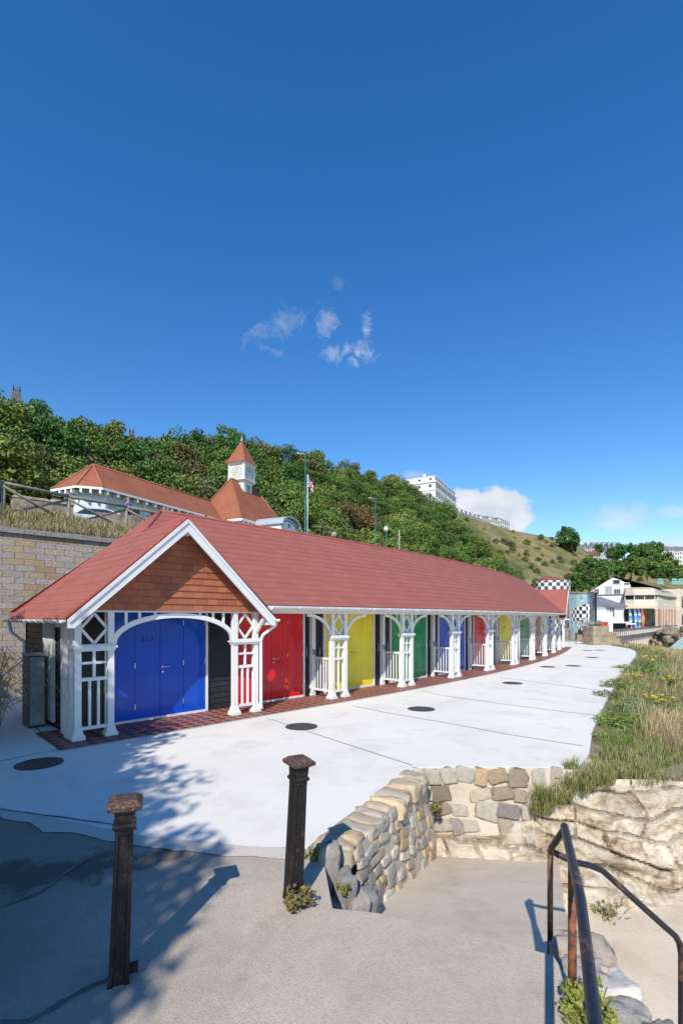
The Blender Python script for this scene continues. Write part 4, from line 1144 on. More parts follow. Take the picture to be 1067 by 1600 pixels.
# ------------------------------------------------------------------ upper bathing station on the bank
M['terracotta']=None
def rooftile(name,c1,c2,pitch=.16):
    t=NT(name); p=t.pos(); x=t.node("ShaderNodeSeparateXYZ"); t.link(p,x.inputs[0])
    w=t.math('FRACT',t.math('MULTIPLY',x.outputs[2],1/pitch)); n=t.noise(p,.6,6,.65); n2=t.noise(p,7,4,.7)
    c=t.ramp(n,[(.3,c2),(.7,c1)]); c=t.mix(t.math('MULTIPLY',t.ramp(n2,[(.4,1.0),(.6,0.0)]),.35),c,tuple(v*.6 for v in c2))
    c=t.mix(t.math('MULTIPLY',t.ramp(w,[(.0,1.0),(.18,0.0)]),.3),c,tuple(v*.45 for v in c2))
    t.base(c); t.bump(n2,.3,.03); return t.set(.85,spec=.15)
M['terracotta']=rooftile('clay_roof_tile',(.40,.150,.085),(.30,.105,.06))
M['rubblefar']=simple('rubble_far',(.40,.33,.25),(.20,.165,.13),2.2,.95,bump=.8,bscale=3,bdist=.1)
M['palewall']=simple('pale_blue_wall',(.62,.68,.74),(.54,.60,.66),1,.8)
M['creamwall']=simple('cream_wall',(.72,.70,.64),(.62,.60,.54),1,.8)
M['glass']=simple('dark_glass',(.03,.036,.042),(.02,.024,.03),2,.12,spec=.6)
M['lead']=simple('lead_grey',(.42,.46,.50),(.33,.36,.40),2,.5)
I4=Matrix.Identity(4)
ub=thing('bathing_station','long bathing station with orange tile roofs and a small white clock tower above the chalets','building',(-14,40,8))
R0=W(146,726,35.6); R1=W(312,779,45.5); zR=13.2; R0.z=R1.z=zR
d=(R1-R0).normalized(); nr=Vector((d.y,-d.x,0)); EZ2=11.0
def pt(b,a,s,z): v=b+d*a+nr*s; v.z=z; return v
eav=[pt(R0,-1.0,2.4,EZ2),pt(R0,-2.2,1.2,EZ2),pt(R0,-2.3,-1.4,EZ2),pt(R0,-1.0,-3.2,EZ2)]
F_=pt(R1,6.0,2.4,EZ2); Bk=pt(R1,6.0,-3.2,EZ2); R1x=pt(R1,6.0,0,zR)
mb=MB()
mb.face([eav[0],F_,R1x,R0]); mb.face([eav[1],eav[0],R0]); mb.face([eav[2],eav[1],R0]); mb.face([eav[3],eav[2],R0]); mb.face([Bk,eav[3],R0,R1x])
rf=mb.build('roof',M['terracotta'],ub); rf['label']='long hipped orange tile roof on the left'
cm=MB(); 
for a,b in ((R0,R1x),(eav[0],R0),(eav[1],R0),(eav[2],R0)): cm.tube([a+Vector((0,0,.03)),b+Vector((0,0,.03))],.07,6)
cm.build('ridge_tile',simple('ridge_clay',(.42,.15,.08),rough=.85),rf)
mb=MB()
loop=[Bk]+eav[::-1]+[F_]
for a,b in zip(loop,loop[1:]):
    mb.face([a-Vector((0,0,.16)),b-Vector((0,0,.16)),b+Vector((0,0,.0)),a])
mb.build('eave_board',M['white'],ub)
def inset(p,k): 
    c=(R0+R1)/2; q=Vector(p); s=(q-R0).dot(nr); q-=nr*(math.copysign(k,s)); return q
wl=[inset(eav[3],.6)+d*.5,inset(eav[2],.5)+d*.7,inset(eav[1],.4)+d*.7,inset(eav[0],.6)+d*.5,inset(F_,.6)]
mb=MB()
for a,b in zip(wl,wl[1:]):
    mb.face([Vector((a.x,a.y,7.2)),Vector((b.x,b.y,7.2)),Vector((b.x,b.y,EZ2)),Vector((a.x,a.y,EZ2))])
mb.build('wall',M['palewall'],ub)
def brackets(A,B,step,ub,name='rafter_bracket'):
    L=(B-A).length; dd=(B-A).normalized(); n=Vector((dd.y,-dd.x,0)); h=math.atan2(dd.y,dd.x); x=step*.5
    while x<L:
        p=A+dd*x; mb=MB(); mb.box(MX((p.x,p.y,0),h),-.07,.07,.02,.55,EZ2-.42,EZ2-.17); mb.build(name,M['white'],ub); x+=step
brackets(eav[0],F_,.85,ub); brackets(eav[1],eav[0],.6,ub); brackets(eav[2],eav[1],.6,ub)
# posts, windows and a yellow wavy mural band on the front wall
A=wl[3]; B=wl[4]; dd=(B-A).normalized(); h=math.atan2(dd.y,dd.x); Mx=MX((A.x,A.y,0),h)
for x in np.arange(.1,14,1.75):
    mb=MB(); mb.box(Mx,x-.08,x+.08,-.08,-.002,7.2,EZ2-.05); mb.build('wall_post',M['white'],ub)
for x in np.arange(3.0,14,1.75):
    mb=MB(); mb.box(Mx,x-.55,x+.1,-.03,-.004,8.6,10.2); w=mb.build('window',M['glass'],ub)
mb=MB(); prev=None
for k in range(50):
    x=.4+k*.16; z=9.6+.35*math.sin(x*1.9)
    q=(x,z)
    if prev: mb.bar(Mx,(prev[0],-.012,prev[1]),(q[0],-.012,q[1]),.13,.012)
    prev=q
mb.build('mural_band',simple('mural_yellow',(.68,.55,.10),rough=.7),ub)
# central block
F0=Vector((-8.97,43.9,EZ2)); F1=Vector((-5.5,51.2,EZ2)); bv=(F1-F0).normalized(); bn=Vector((-bv.y,bv.x,0))
B0=F0+bn*6.2; B1=F1+bn*6.2
Z1=15.55; r0=(F0+B0)/2+bv*2.3; r1=(F1+B1)/2-bv*2.0; r0.z=r1.z=Z1
mb=MB(); mb.face([F0,F1,r1,r0]); mb.face([B0,F0,r0]); mb.face([F1,B1,r1]); mb.face([B1,B0,r0,r1])
rf2=mb.build('roof',M['terracotta'],ub); rf2['label']='steep pyramidal orange tile roof below the clock tower'
cm=MB()
for a,b in ((r0,r1),(F0,r0),(B0,r0),(F1,r1)): cm.tube([a+Vector((0,0,.03)),b+Vector((0,0,.03))],.09,6)
cm.build('ridge_tile',M['terracotta'],rf2)
mb=MB()
for a,b in ((B0,F0),(F0,F1),(F1,B1)):
    mb.face([a-Vector((0,0,.22)),b-Vector((0,0,.22)),b,a])
    a2=a+( (F0+B1)/2-a)*.06; b2=b+((F0+B1)/2-b)*.06
    mb.face([Vector((a2.x,a2.y,7)),Vector((b2.x,b2.y,7)),Vector((b2.x,b2.y,EZ2)),Vector((a2.x,a2.y,EZ2))])
mb.build('wall',M['white'],ub); brackets(F0,F1,.6,ub)
# clock tower
tc=(r0*.55+r1*.45); th=math.atan2(bv.y,bv.x)+R(3); T=MX((tc.x,tc.y,0),th)
mb=MB(); mb.box(T,-.72,.72,-.72,.72,13.5,15.45); ct=mb.build('clock_tower',M['white'],ub)
for yaw in (0,90,180,270):
    Ty=T@Matrix.Rotation(R(yaw),4,'Z')
    mb=MB(); mb.box(Ty,-.38,.38,-.745,-.721,14.3,15.25)
    for k in range(7): mb.bar(Ty,(-.38,-.77,14.36+k*.13),(.38,-.77,14.36+k*.13),.05,.03)
    mb.build('louvre',M['lead'],ct)
mb=MB(); mb.frustum(T,15.45,.72,.72,15.6,1.0,1.0); mb.box(T,-1.02,1.02,-1.02,1.02,15.601,15.7)
mb.box(T,-.86,.86,-.86,.86,15.701,17.15); mb.frustum(T,17.151,.9,.9,17.36,1.12,1.12)
for sx in (-1,1):
    for sy in (-1,1): mb.box(T,sx*.86-.1,sx*.86+.1,sy*.86-.1,sy*.86+.1,15.702,17.149)
mb.build('clock_stage',M['white'],ct)
for yaw in (0,90,180,270):
    Ty=T@Matrix.Rotation(R(yaw),4,'Z'); f=MB(); f.prism(Ty,[(.70*math.cos(a),16.42+.66*math.sin(a)) for a in np.linspace(0,2*math.pi,28,endpoint=False)],-.885,-.862)
    cf=f.build('clock_face',simple('clock_dial',(.58,.60,.52),(.5,.52,.45),3,.4),ct)
    f=MB()
    for k in range(12):
        a=k*math.pi/6; f.bar(Ty,(.52*math.cos(a),-.892,16.42+.49*math.sin(a)),(.62*math.cos(a),-.892,16.42+.585*math.sin(a)),.05,.008)
    f.bar(Ty,(0,-.893,16.42),(.12,-.893,16.80),.05,.008); f.bar(Ty,(0,-.8935,16.42),(-.34,-.8935,16.14),.035,.008)
    f.build('clock_hands',simple('dial_marks',(.30,.32,.30),rough=.6),ct)
mb=MB(); mb.frustum(T,17.361,1.22,1.22,17.6,1.02,1.02,top=False); mb.frustum(T,17.6,1.02,1.02,19.75,.06,.06); mb.build('spire',M['terracotta'],ct)
mb=MB(); mb.lathe(T@Vector((0,0,0)),[(.10,19.7),(.14,19.85),(.05,19.95),(.09,20.05),(.02,20.15),(.012,20.45)],10); mb.build('finial',M['lead'],ct)
# arched porch at the right end
c=W(452,828,46); hh=math.atan2(bv.y,bv.x); T=MX((c.x,c.y,0),hh)
def arcp(r,rz,z,n=16): return [(-r*math.cos(k/n*math.pi),z+rz*math.sin(k/n*math.pi)) for k in range(n+1)]
mb=MB(); mb.prism(T,[(-1.45,7.0)]+arcp(1.45,.75,10.55)+[(1.45,7.0)],0,3.2); o=mb.build('porch',M['white'],ub)
mb=MB(); curved_bar(mb,T,arcp(1.6,.84,10.6,18),.14,-.35,3.3); mb.build('porch_roof',M['lead'],o)
mb=MB(); curved_bar(mb,T,arcp(1.25,.6,10.5,16),.09,-.05,-.003); mb.box(T,-.14,.14,-.04,-.003,10.5,10.85); mb.build('porch_trim',simple('blue_trim',(.12,.2,.45),rough=.5),o)
# rubble wall and gate pier of the upper road, wooden rail fence on the bank
def zat(px,Y): 
    x=(px-CX)/F*Y; return x,Y,drop(x,Y,7)
pts=[zat(150,28.0),zat(205,29.2),zat(262,31),zat(330,34),zat(420,38)]
t=thing('roadside_wall','rough tan stone boundary wall along the upper road in front of the bathing station','stone wall',pts[2])
mb=MB()
for a,b in zip(pts,pts[1:]):
    A=Vector((a[0],a[1],0));B=Vector((b[0],b[1],0)); hd=math.atan2((B-A).y,(B-A).x); L=(B-A).length
    Tm=MX(A,hd); n=int(L/.5)
    za=CAM_H+(965-796)/F*28.0; 
    for k in range(n):
        x0=L*k/n; x1=L*(k+1)/n; mb.box(Tm,x0,x1,-.2+random.uniform(-.03,.03),.2,5.5,8.05+random.uniform(-.06,.08))
mb.build('wall',M['rubblefar'],t)
g=zat(95,27.0); t=thing('gate_pier','square stone gate pier left of the boundary wall on the upper road','gate pier',g)
mb=MB(); Tm=MX((g[0],g[1],0),R(40)); mb.box(Tm,-.55,.55,-.5,.5,5.2,8.2); mb.frustum(Tm,8.2,.62,.58,8.42,.5,.45); mb.build('pier',M['rubblefar'],t)
g=zat(48,25.0); t=thing('low_stone_block','small low stone block in the grass behind the wooden rail fence','stone block',g)
mb=MB(); Tm=MX((g[0],g[1],0),R(40)); mb.box(Tm,-.8,.9,-.4,.4,g[2]-.5,g[2]+.75); mb.frustum(Tm,g[2]+.751,.88,.44,g[2]+.9,.7,.3); mb.build('block',M['rubblefar'],t)
t=thing('rail_fence','weathered wooden post and rail fence with crossed braces on the grassy bank','fence',W(107,819,17.6))
FP=[W(-92,800,13.6),W(6,803,15.4),W(108,819,17.6),W(198,829,19.9),W(285,838,22.3),W(365,846,24.8)]
TOPY=[741,756,777,793,811,826]; FP2=[]
for k,(p,ty) in enumerate(zip(FP,TOPY)):
    zt=CAM_H+(965-ty)/F*p.y
    mb=MB(); zz=min(p.z,drop(p.x,p.y,p.z))-.3
    mb.tube([Vector((p.x,p.y,zz)),Vector((p.x,p.y,zt-.02))],.062,8); mb.build('post',M['fence'],t)
    FP2.append(Vector((p.x,p.y,zt)))
for a,b in zip(FP2,FP2[1:]):
    mb=MB(); mb.tube([a+Vector((0,0,.03)),a.lerp(b,.5)+Vector((0,0,.035)),b+Vector((0,0,.03))],.055,8); mb.build('rail',M['fence'],t)
    mb=MB(); mb.tube([a+Vector((.02,-.06,-.08)),b+Vector((.02,-.06,-.95))],.045,7); mb.tube([a+Vector((-.02,.05,-.95)),b+Vector((-.02,.05,-.08))],.045,7); mb.build('brace',M['fence'],t)
# pale car parked by the boundary wall
def car(base,hd,colr,label):
    t=thing('parked_car',label,'car',base); T=MX(base,hd); paint=simple('car_paint',colr,rough=.25,coat=.5)
    prof=[(-2.0,.35),(-2.05,.75),(-1.95,.92),(-1.2,1.0),(-.55,1.42),(.7,1.46),(1.35,1.3),(1.85,.95),(2.0,.8),(2.02,.35)]
    mb=MB(); n=len(prof)
    for (ya,yb,s0,s1) in ((-.84,-.72,.97,1.0),):
        pass
    mb.prism(T,prof,-.80,.80); mb.build('body',paint,t,bevel=.08)
    gl=[(-1.05,1.0),(-.5,1.37),(.65,1.40),(1.22,1.26),(1.5,1.0)]
    mb=MB(); mb.prism(T,gl,-.806,.806); mb.build('window',M['glass'],t)
    for sx in (-1.25,1.25):
        for sy in (-1,1):
            mb=MB(); mb.tube([T@Vector((sx,sy*.62,.32)),T@Vector((sx,sy*.82,.32))],.32,18,smooth=False); w=mb.build('wheel',simple('tyre',(.02,.02,.02),rough=.9),t)
            mb=MB(); mb.tube([T@Vector((sx,sy*.80,.32)),T@Vector((sx,sy*.835,.32))],.2,14,smooth=False); mb.build('rim',M['steel'],w)
    for sy in (-.6,.6):
        mb=MB(); mb.box(T,-2.07,-2.0,sy-.15,sy+.15,.66,.8); mb.build('headlight',M['white'],t,bevel=.02)
x,y,z=zat(148,31.2); car((x,y,7.42),R(28),(.62,.68,.76),'pale blue car parked behind the stone boundary wall by the bathing station')

# lamp posts, pole, flag, stone ball
M['green_pole']=simple('teal_green_paint',(.03,.20,.17),(.02,.15,.13),3,.5)
def lamp(px,Y,ztop,zb,arm,label):
    x=(px-CX)/F*Y; t=thing('street_lamp',label,'street lamp',(x,Y,zb),'green street lamps behind the chalets')
    mb=MB(); mb.tube([(x,Y,zb-.3),(x,Y,zb+1.2),(x,Y,zb+1.25),(x,Y,ztop)],[.085,.085,.06,.045],8); mb.build('pole',M['green_pole'],t)
    mb=MB(); mb.tube([(x,Y,ztop-.03),(x-arm*.4,Y-.1,ztop+.02),(x-arm,Y-.25,ztop+.02)],[.03,.05,.09],8); mb.build('lamp_head',M['lead'],t)
lamp(477,45,CAM_H+(965-710)/F*45,8.0,.75,'tall green street lamp with the flag beside it, just right of the clock tower')
lamp(586.5,58.5,CAM_H+(965-779)/F*58.5,8.0,.85,'green street lamp standing against the wood, right of the flag')
x=(603-CX)/F*60; t=thing('globe_lamp','short green lamp post with a white globe behind the roof ridge','lamp',(x,60,8))
zt=CAM_H+(965-827)/F*60
mb=MB(); mb.tube([(x,60,7.5),(x,60,zt-.2)],.06,8); mb.build('pole',M['green_pole'],t)
mb=MB(); mb.lathe((x,60,zt),[(.05,-.32),(.24,-.15),(.3,.05),(.22,.26),(.05,.36)],12); mb.build('globe',M['white'],t)
x=(623.5-CX)/F*55; zt=CAM_H+(965-829)/F*55; mb=MB(); mb.tube([(x,55,7.5),(x,55,zt)],.11,8); mb.frustum(Matrix.Translation((x,55,0)),zt+.001,.1,.1,zt+.1,.02,.02)
t=mb.build('wooden_pole',M['fence']); tag(t,'plain wooden pole behind the roof ridge right of the globe lamp','pole')
p=W(522,836,30); t=thing('ball_finial','round stone ball on a pedestal just above the roof ridge','stone ball',(p.x,30,5))
mb=MB(); 
mb.lathe((p.x,30,p.z),[(.02,-.2),(.12,-.17),(.185,-.06),(.19,.05),(.13,.15),(.03,.195)],14); mb.build('ball',M['rubblefar'],t)
mb=MB(); mb.box(Matrix.Translation((p.x,30,0)),-.25,.25,-.25,.25,4.2,p.z-.32); mb.frustum(Matrix.Translation((p.x,30,0)),p.z-.319,.3,.3,p.z-.19,.12,.12); mb.build('pedestal',M['rubblefar'],t)
# union flag hanging from its own white pole
px=480.5; Y=44.6; x=(px-CX)/F*Y; t=thing('flagpole','slim white flagpole beside the tall lamp with a hanging union flag','flagpole',(x,Y,8))
mb=MB(); zt=CAM_H+(965-741)/F*Y; mb.tube([(x,Y,7.5),(x,Y,zt)],.035,8); mb.build('pole',M['white'],t)
def ujack(u,v):       # u along the fly (0..2), v up (0..1)
    x_=u-1; y_=v-.5
    red=(.42,.012,.03); wh=(.72,.72,.72); bl=(.012,.03,.22)
    if abs(x_)<.10 or abs(y_)<.10: return red
    if abs(x_)<.17 or abs(y_)<.17: return wh
    for s in (1,-1):
        dgn=(x_*.5*s-y_)*.894*1.0
        if abs(dgn)<.10:
            off=dgn*(1 if (x_>0)==(s>0) else -1)
            if 0<=off*(1 if s>0 else -1)<.066: return red
            return wh
    return bl
mb=MB(); NU_,NV=40,24; fl=1.75; fw=.95
def fpt(u,v):     # limp flag: upper corner at the pole, cloth falls in folds
    a=u/2; top=Vector((x+.04,Y-.02,zt-.12)); out=.62*a**.8; 
    zz=-(1-v)*fw*(1-.15*a)-a*1.15
    return top+Vector((out*(1-.35*(1-v)*a)+.06*math.sin(a*9+v*2),-.10*math.sin(a*11+v)*a**.5-.03,zz))
for i in range(NU_):
    for j in range(NV):
        u0,u1=2*i/NU_,2*(i+1)/NU_; v0,v1=j/NV,(j+1)/NV
        mb.face([fpt(u0,v0),fpt(u1,v0),fpt(u1,v1),fpt(u0,v1)],c=ujack((u0+u1)/2,(v0+v1)/2),smooth=True)
M['flag']=colmat('flag_cloth',.8,5,.1,.8,0)
f=mb.build('flag',M['flag'],t); f['label']='red white and blue union flag hanging limp'

# roof top turrets of a hotel above the wood
def turret(px,py_top,py_bot,Y,wpx,label):
    w=wpx/F*Y/2; p=W(px,py_bot+4,Y); ht=(py_bot-py_top+4)/F*Y; t=thing('hotel_turret',label,'turret',p); T=MX((p.x,p.y,p.z),R(30))
    slate=simple('slate',(.13,.12,.13),(.08,.075,.085),1,.8)
    mb=MB(); mb.box(T,-w*.9,w*.9,-w*.9,w*.9,-9,0); mb.build('wall',slate,t)
    mb=MB(); mb.frustum(T,0.001,w,w,ht*.7,w*.52,w*.52); mb.build('roof',slate,t)
    mb=MB()
    for sx in (-1,1):
        for sy in (-1,1): mb.tube([T@Vector((sx*w*.5,sy*w*.5,ht*.68)),T@Vector((sx*w*.5,sy*w*.5,ht*1.1))],[.16,.05],6)
    for a,b in (((-1,-1),(1,-1)),((1,-1),(1,1)),((1,1),(-1,1)),((-1,1),(-1,-1))): 
        for zz in (.74,.86): mb.tube([T@Vector((a[0]*w*.5,a[1]*w*.5,ht*zz)),T@Vector((b[0]*w*.5,b[1]*w*.5,ht*zz))],.07,5)
    mb.build('cresting',slate,t)
turret(27,604,626,118,17,'dark slate turret roof with spiky cresting showing above the trees at the far left')
turret(206,671,684,125,11,'tip of a slate turret with cresting peeping over the trees left of the clock tower')

# ------------------------------------------------------------------ white cliff-top hotel and terraces
def wallwin(mb,gm,T,x0,x1,zrows,n,w,h,y):
    for z in zrows:
        for k in range(n):
            x=x0+(x1-x0)*(k+.5)/n; gm.box(T,x-w/2,x+w/2,y-.14,y-.02,z,z+h)
M['stucco']=simple('white_stucco',(.80,.79,.76),(.74,.73,.70),.3,.8)
M['slateroof']=simple('grey_slate',(.22,.22,.24),(.16,.16,.18),.3,.8)
Y=235; c=W(680,790,Y); hd=math.atan2(.80,.60)
# corner nearest us at px 680; long side recedes to the right
t=thing('clifftop_hotel','large white stucco hotel block with rows of windows on the cliff top','hotel',c)
T=MX((c.x,c.y,0),R(62)); zb=50; zt=CAM_H+(965-742)/F*Y
L1=38; L2=17.0
mb=MB(); mb.box(T,0,L1,0,L2,zb,zt-2.2); mb.box(T,.4,L1-.4,.4,L2-.4,zt-2.199,zt-.5); mb.build('wall',M['stucco'],t)
mb=MB(); mb.box(T,-.5,L1+.5,-.5,L2+.5,zt-3.4,zt-2.9); mb.box(T,-.35,L1+.35,-.35,L2+.35,zt-7.2,zt-6.9); mb.box(T,0.2,L1-.2,.2,L2-.2,zt-.5,zt-.15); mb.build('cornice',M['stucco'],t)
mb=MB(); mb.frustum(T@Matrix.Translation((L1/2,L2/2,0)),zt-.149,L1/2-.5,L2/2-.5,zt+.9,L1/2-3,L2/2-3); 
rr=mb.build('roof',M['slateroof'],t)
mb=MB()
for x in (3,14,26): mb.box(T,x,x+2.2,6,7.2,zt+.2,zt+2.0)
mb.build('chimney',M['stucco'],rr)
for row_,(z,h) in enumerate(((zt-2.0,1.1),(zt-5.6,1.7),(zt-10.6,2.4),(zt-14.8,2.4))):
    for k in range(9):
        x=2+k*4.2; w=MB(); w.box(T,x-.55,x+.55,-.12+.4*(row_==0),-.02+.4*(row_==0),z,z+h); ww=w.build('window',M['glass'],t)
        if row_==2: s=MB(); s.box(T,x-.9,x+.9,-.35,-.121,z+h+.15,z+h+.5); s.box(T,x-.95,x+.95,-.7,-.121,z-.5,z-.15); s.build('window_surround',M['stucco'],ww)
    for k in range(3):
        y=2.6+k*5.6; w=MB(); w.box(T,-.12+.4*(row_==0),-.02+.4*(row_==0),y-.6,y+.6,z,z+h*.8); w.build('window',M['glass'],t)
# far terraces of houses
def house_row(px0,px1,py_t0,py_t1,Y0,Y1,hgt,n,label,name='terrace_house',bay=True,group='white houses along the cliff top'):
    for k in range(n):
        f0=k/n; f1=(k+1)/n
        a=W(px0+(px1-px0)*f0,py_t0+(py_t1-py_t0)*f0,Y0+(Y1-Y0)*f0); b=W(px0+(px1-px0)*f1,py_t0+(py_t1-py_t0)*f1,Y0+(Y1-Y0)*f1)
        hd=math.atan2(b.y-a.y,b.x-a.x); L=math.hypot(b.x-a.x,b.y-a.y); zt=(a.z+b.z)/2
        t=thing(name,label[k%len(label)],'house',(a.x,a.y,zt-hgt),group); T=MX((a.x,a.y,0),hd)
        mb=MB(); mb.box(T,0.01,L-.01,0,8,zt-hgt-16,zt); mb.build('wall',M['stucco'],t)
        mb=MB(); mb.frustum(T@Matrix.Translation((L/2,4,0)),zt+.001,L/2,4.2,zt+hgt*.22,L/2-.2,1.5); r_=mb.build('roof',M['slateroof'],t)
        mb=MB(); mb.box(T,L*.42,L*.58,3.4,4.6,zt+hgt*.1,zt+hgt*.4); mb.build('chimney',M['creamwall'],r_)
        nw=max(2,int(L/3.2))
        for r in range(max(1,int(hgt/3.2))):
            for q in range(nw):
                x=L*(q+.5)/nw; w=MB(); w.box(T,x-.6,x+.6,-.10,-.02,zt-2.6-r*3.3,zt-.9-r*3.3); w.build('window',M['glass'],t)
house_row(712,752,796,810,255,330,7,6,['white terraced house in the row right of the cliff top hotel'])
house_row(752,796,809,815,330,370,8,3,['white house with grey hipped roof at the end of the cliff top row'])
house_row(905,968,858,858,340,400,14,7,['white terraced house seen between the dark trees on the far right skyline'])
house_row(1046,1090,861,861,360,380,16,3,['white flat fronted building at the right edge of the skyline'])
for px in range(915,968,8):
    p=W(px,850,372); mb=MB(); T=MX(p,R(35)); mb.box(T,-2,2,-.1,.1,-3.4,1.0); mb.bar(T,(-2,0,-.6),(2.2,0,1.4),.4,2.4)
    tag(mb.build('roof_dormer',M['slateroof']),'dark slanting dormer roof on the white terrace skyline','dormer','dormers on the skyline terrace')
p=W(925,869,280); t=thing('gabled_cottage','small cottage with red brown gabled roof among the hillside trees','cottage',p); T=MX((p.x,p.y,p.z),R(30))
mb=MB(); mb.box(T,-3,3,-2,2,-5,0); mb.build('wall',M['creamwall'],t); mb=MB(); mb.prism(T,[(-3.6,0.002),(3.6,0.002),(0,3)],-2.4,2.4); mb.build('roof',simple('cottage_tile',(.25,.11,.07),rough=.9),t)
# ------------------------------------------------------------------ single trees on the right
def big_tree(name,label,x,y,z,h,rad,mat,seed,lean=(0,0),n=60,per=60,leaf=.7,base=.2,group=None,crad=.3):
    t=thing(name,label,'tree',(x,y,z),group)
    c,q=crown_clumps(rad,h,n,seed,base,lean,crad); V,C=leaf_arrays(c,q,per,leaf,seed+1)
    me=leaf_mesh('crown',V,C,mat); o=bpy.data.objects.new('crown',me); col.objects.link(o); o.parent=t
    sk=tree_skeleton(h,rad,seed,base,lean); sk.build('trunk',M['bark'],t,local=True); return t
def ht(px,py,Y): 
    x=(px-CX)/F*Y; return x,Y
def hilltree(px,pyb,pyt,Y,wpx,mat,seed,label,lean=0,name='hillside_tree',**k):
    p=W(px,pyb,Y); h=(pyb-pyt)/F*Y; rad=wpx/F*Y/2
    return big_tree(name,label,p.x,p.y,p.z,h,rad,mat,seed,(lean*h,0),**k)
hilltree(898,872,824,250,30,L_DARK,301,'wind bent dark tree standing alone on the grassy ridge',lean=-.35,n=50,per=55,leaf=1.0,name='bent_tree')
hilltree(886,874,846,255,26,L_DARK,302,'low dark shrub beneath the wind bent tree on the ridge',name='ridge_shrub',n=26,leaf=1.0,base=.05)
hilltree(921,928,873,150,56,L_DARK,303,'round dark tree behind the white gabled spa building',n=60,leaf=.75,base=.02)
hilltree(908,930,893,148,36,L_DARK,304,'smaller dark tree left of the round tree above the mosaic wall',n=40,leaf=.7,base=.02)
hilltree(934,873,850,300,13,L_DARK,305,'small dark tree in front of the skyline terrace',n=24,leaf=1.1,base=.05)
hilltree(957,876,856,290,18,L_DARK,306,'dark tree beside the cottage at the left of the big grove',n=26,leaf=1.1,base=.05)
gr=[(975,900,848,215,36,'dark'),(1000,900,851,215,40,'dark'),(1025,902,858,212,38,'dark'),(1047,906,872,205,32,'mid'),(985,905,870,200,30,'dark'),(1010,906,872,198,32,'mid'),(1035,908,880,196,30,'dark'),(962,905,875,200,24,'mid'),(1062,912,890,190,26,'mid'),(1082,915,885,190,30,'dark'),(1105,915,880,195,30,'mid'),(1018,868,848,300,30,'dark')]
for k,(px,pb,ptp,Y,w,kd) in enumerate(gr):
    hilltree(px,pb,ptp,Y,w,L_DARK if kd=='dark' else L_MID,320+k,f'{"dark" if kd=="dark" else "mid"} green tree of the domed grove above the spa roof',n=46,per=70,leaf=.95,base=.02,group='trees of the domed grove')
# scrub bushes on the grassy slope
rb=random.Random(77)
for k in range(120):
    px=rb.uniform(690,1000); f=rb.uniform(.12,.96)
    if px<650+170*(1-f): continue
    p=hp(px,f); plant_tree(p.x,p.y,4,rb.choice(('light','mid','olive')),rb.uniform(.2,.5)*(1.3 if px>780 else 1),-.5,'scrub_bush','low green scrub bush on the dry grassy slope','scrub bushes on the slope','bush')
# bushes on the bank to the left, in front of the wood
for k in range(34):
    px=rb.uniform(-60,330); Y=rb.uniform(37,50)
    x=(px-CX)/F*Y
    if 60<px<330 and Y<46+ (px-60)*.04: continue
    plant_tree(x,Y,rb.choice((3,4)),rb.choice(('light','light','mid')),rb.uniform(.35,.6),-.4,'bank_bush','light green bush at the foot of the wood behind the rail fence','bushes at the foot of the wood','bush')
# shade tree just outside the picture on the left: its crown throws the big shadow
def shade_tree(x,y,h,rad,seed,label,n=210,per=380,leaf=.145,base=.3):
    return big_tree('sycamore_tree',label,x,y,-.05,h,rad,L_MID,seed,(0,0),n,per,leaf,base,crad=.30)
SUN_AZ=Vector((-.25,-.97,0)).normalized(); SUN_EL=R(40)
shade_tree(-8.1,-.4,7.4,3.45,901,'leafy sycamore beside the path shading the near paving')
shade_tree(-8.9,3.7,4.6,3.1,902,'leafy sycamore by the block wall shading the end of the chalets')
shade_tree(-8.35,6.0,4.6,2.0,904,'young sycamore by the block wall beyond the left edge',n=80)
shade_tree(-4.9,-3.75,7.4,1.95,905,'slender sycamore nearest the path behind the viewpoint',n=90)
shade_tree(-6.5,-3.4,7.6,3.1,903,'leafy sycamore farther back along the path behind the viewpoint')

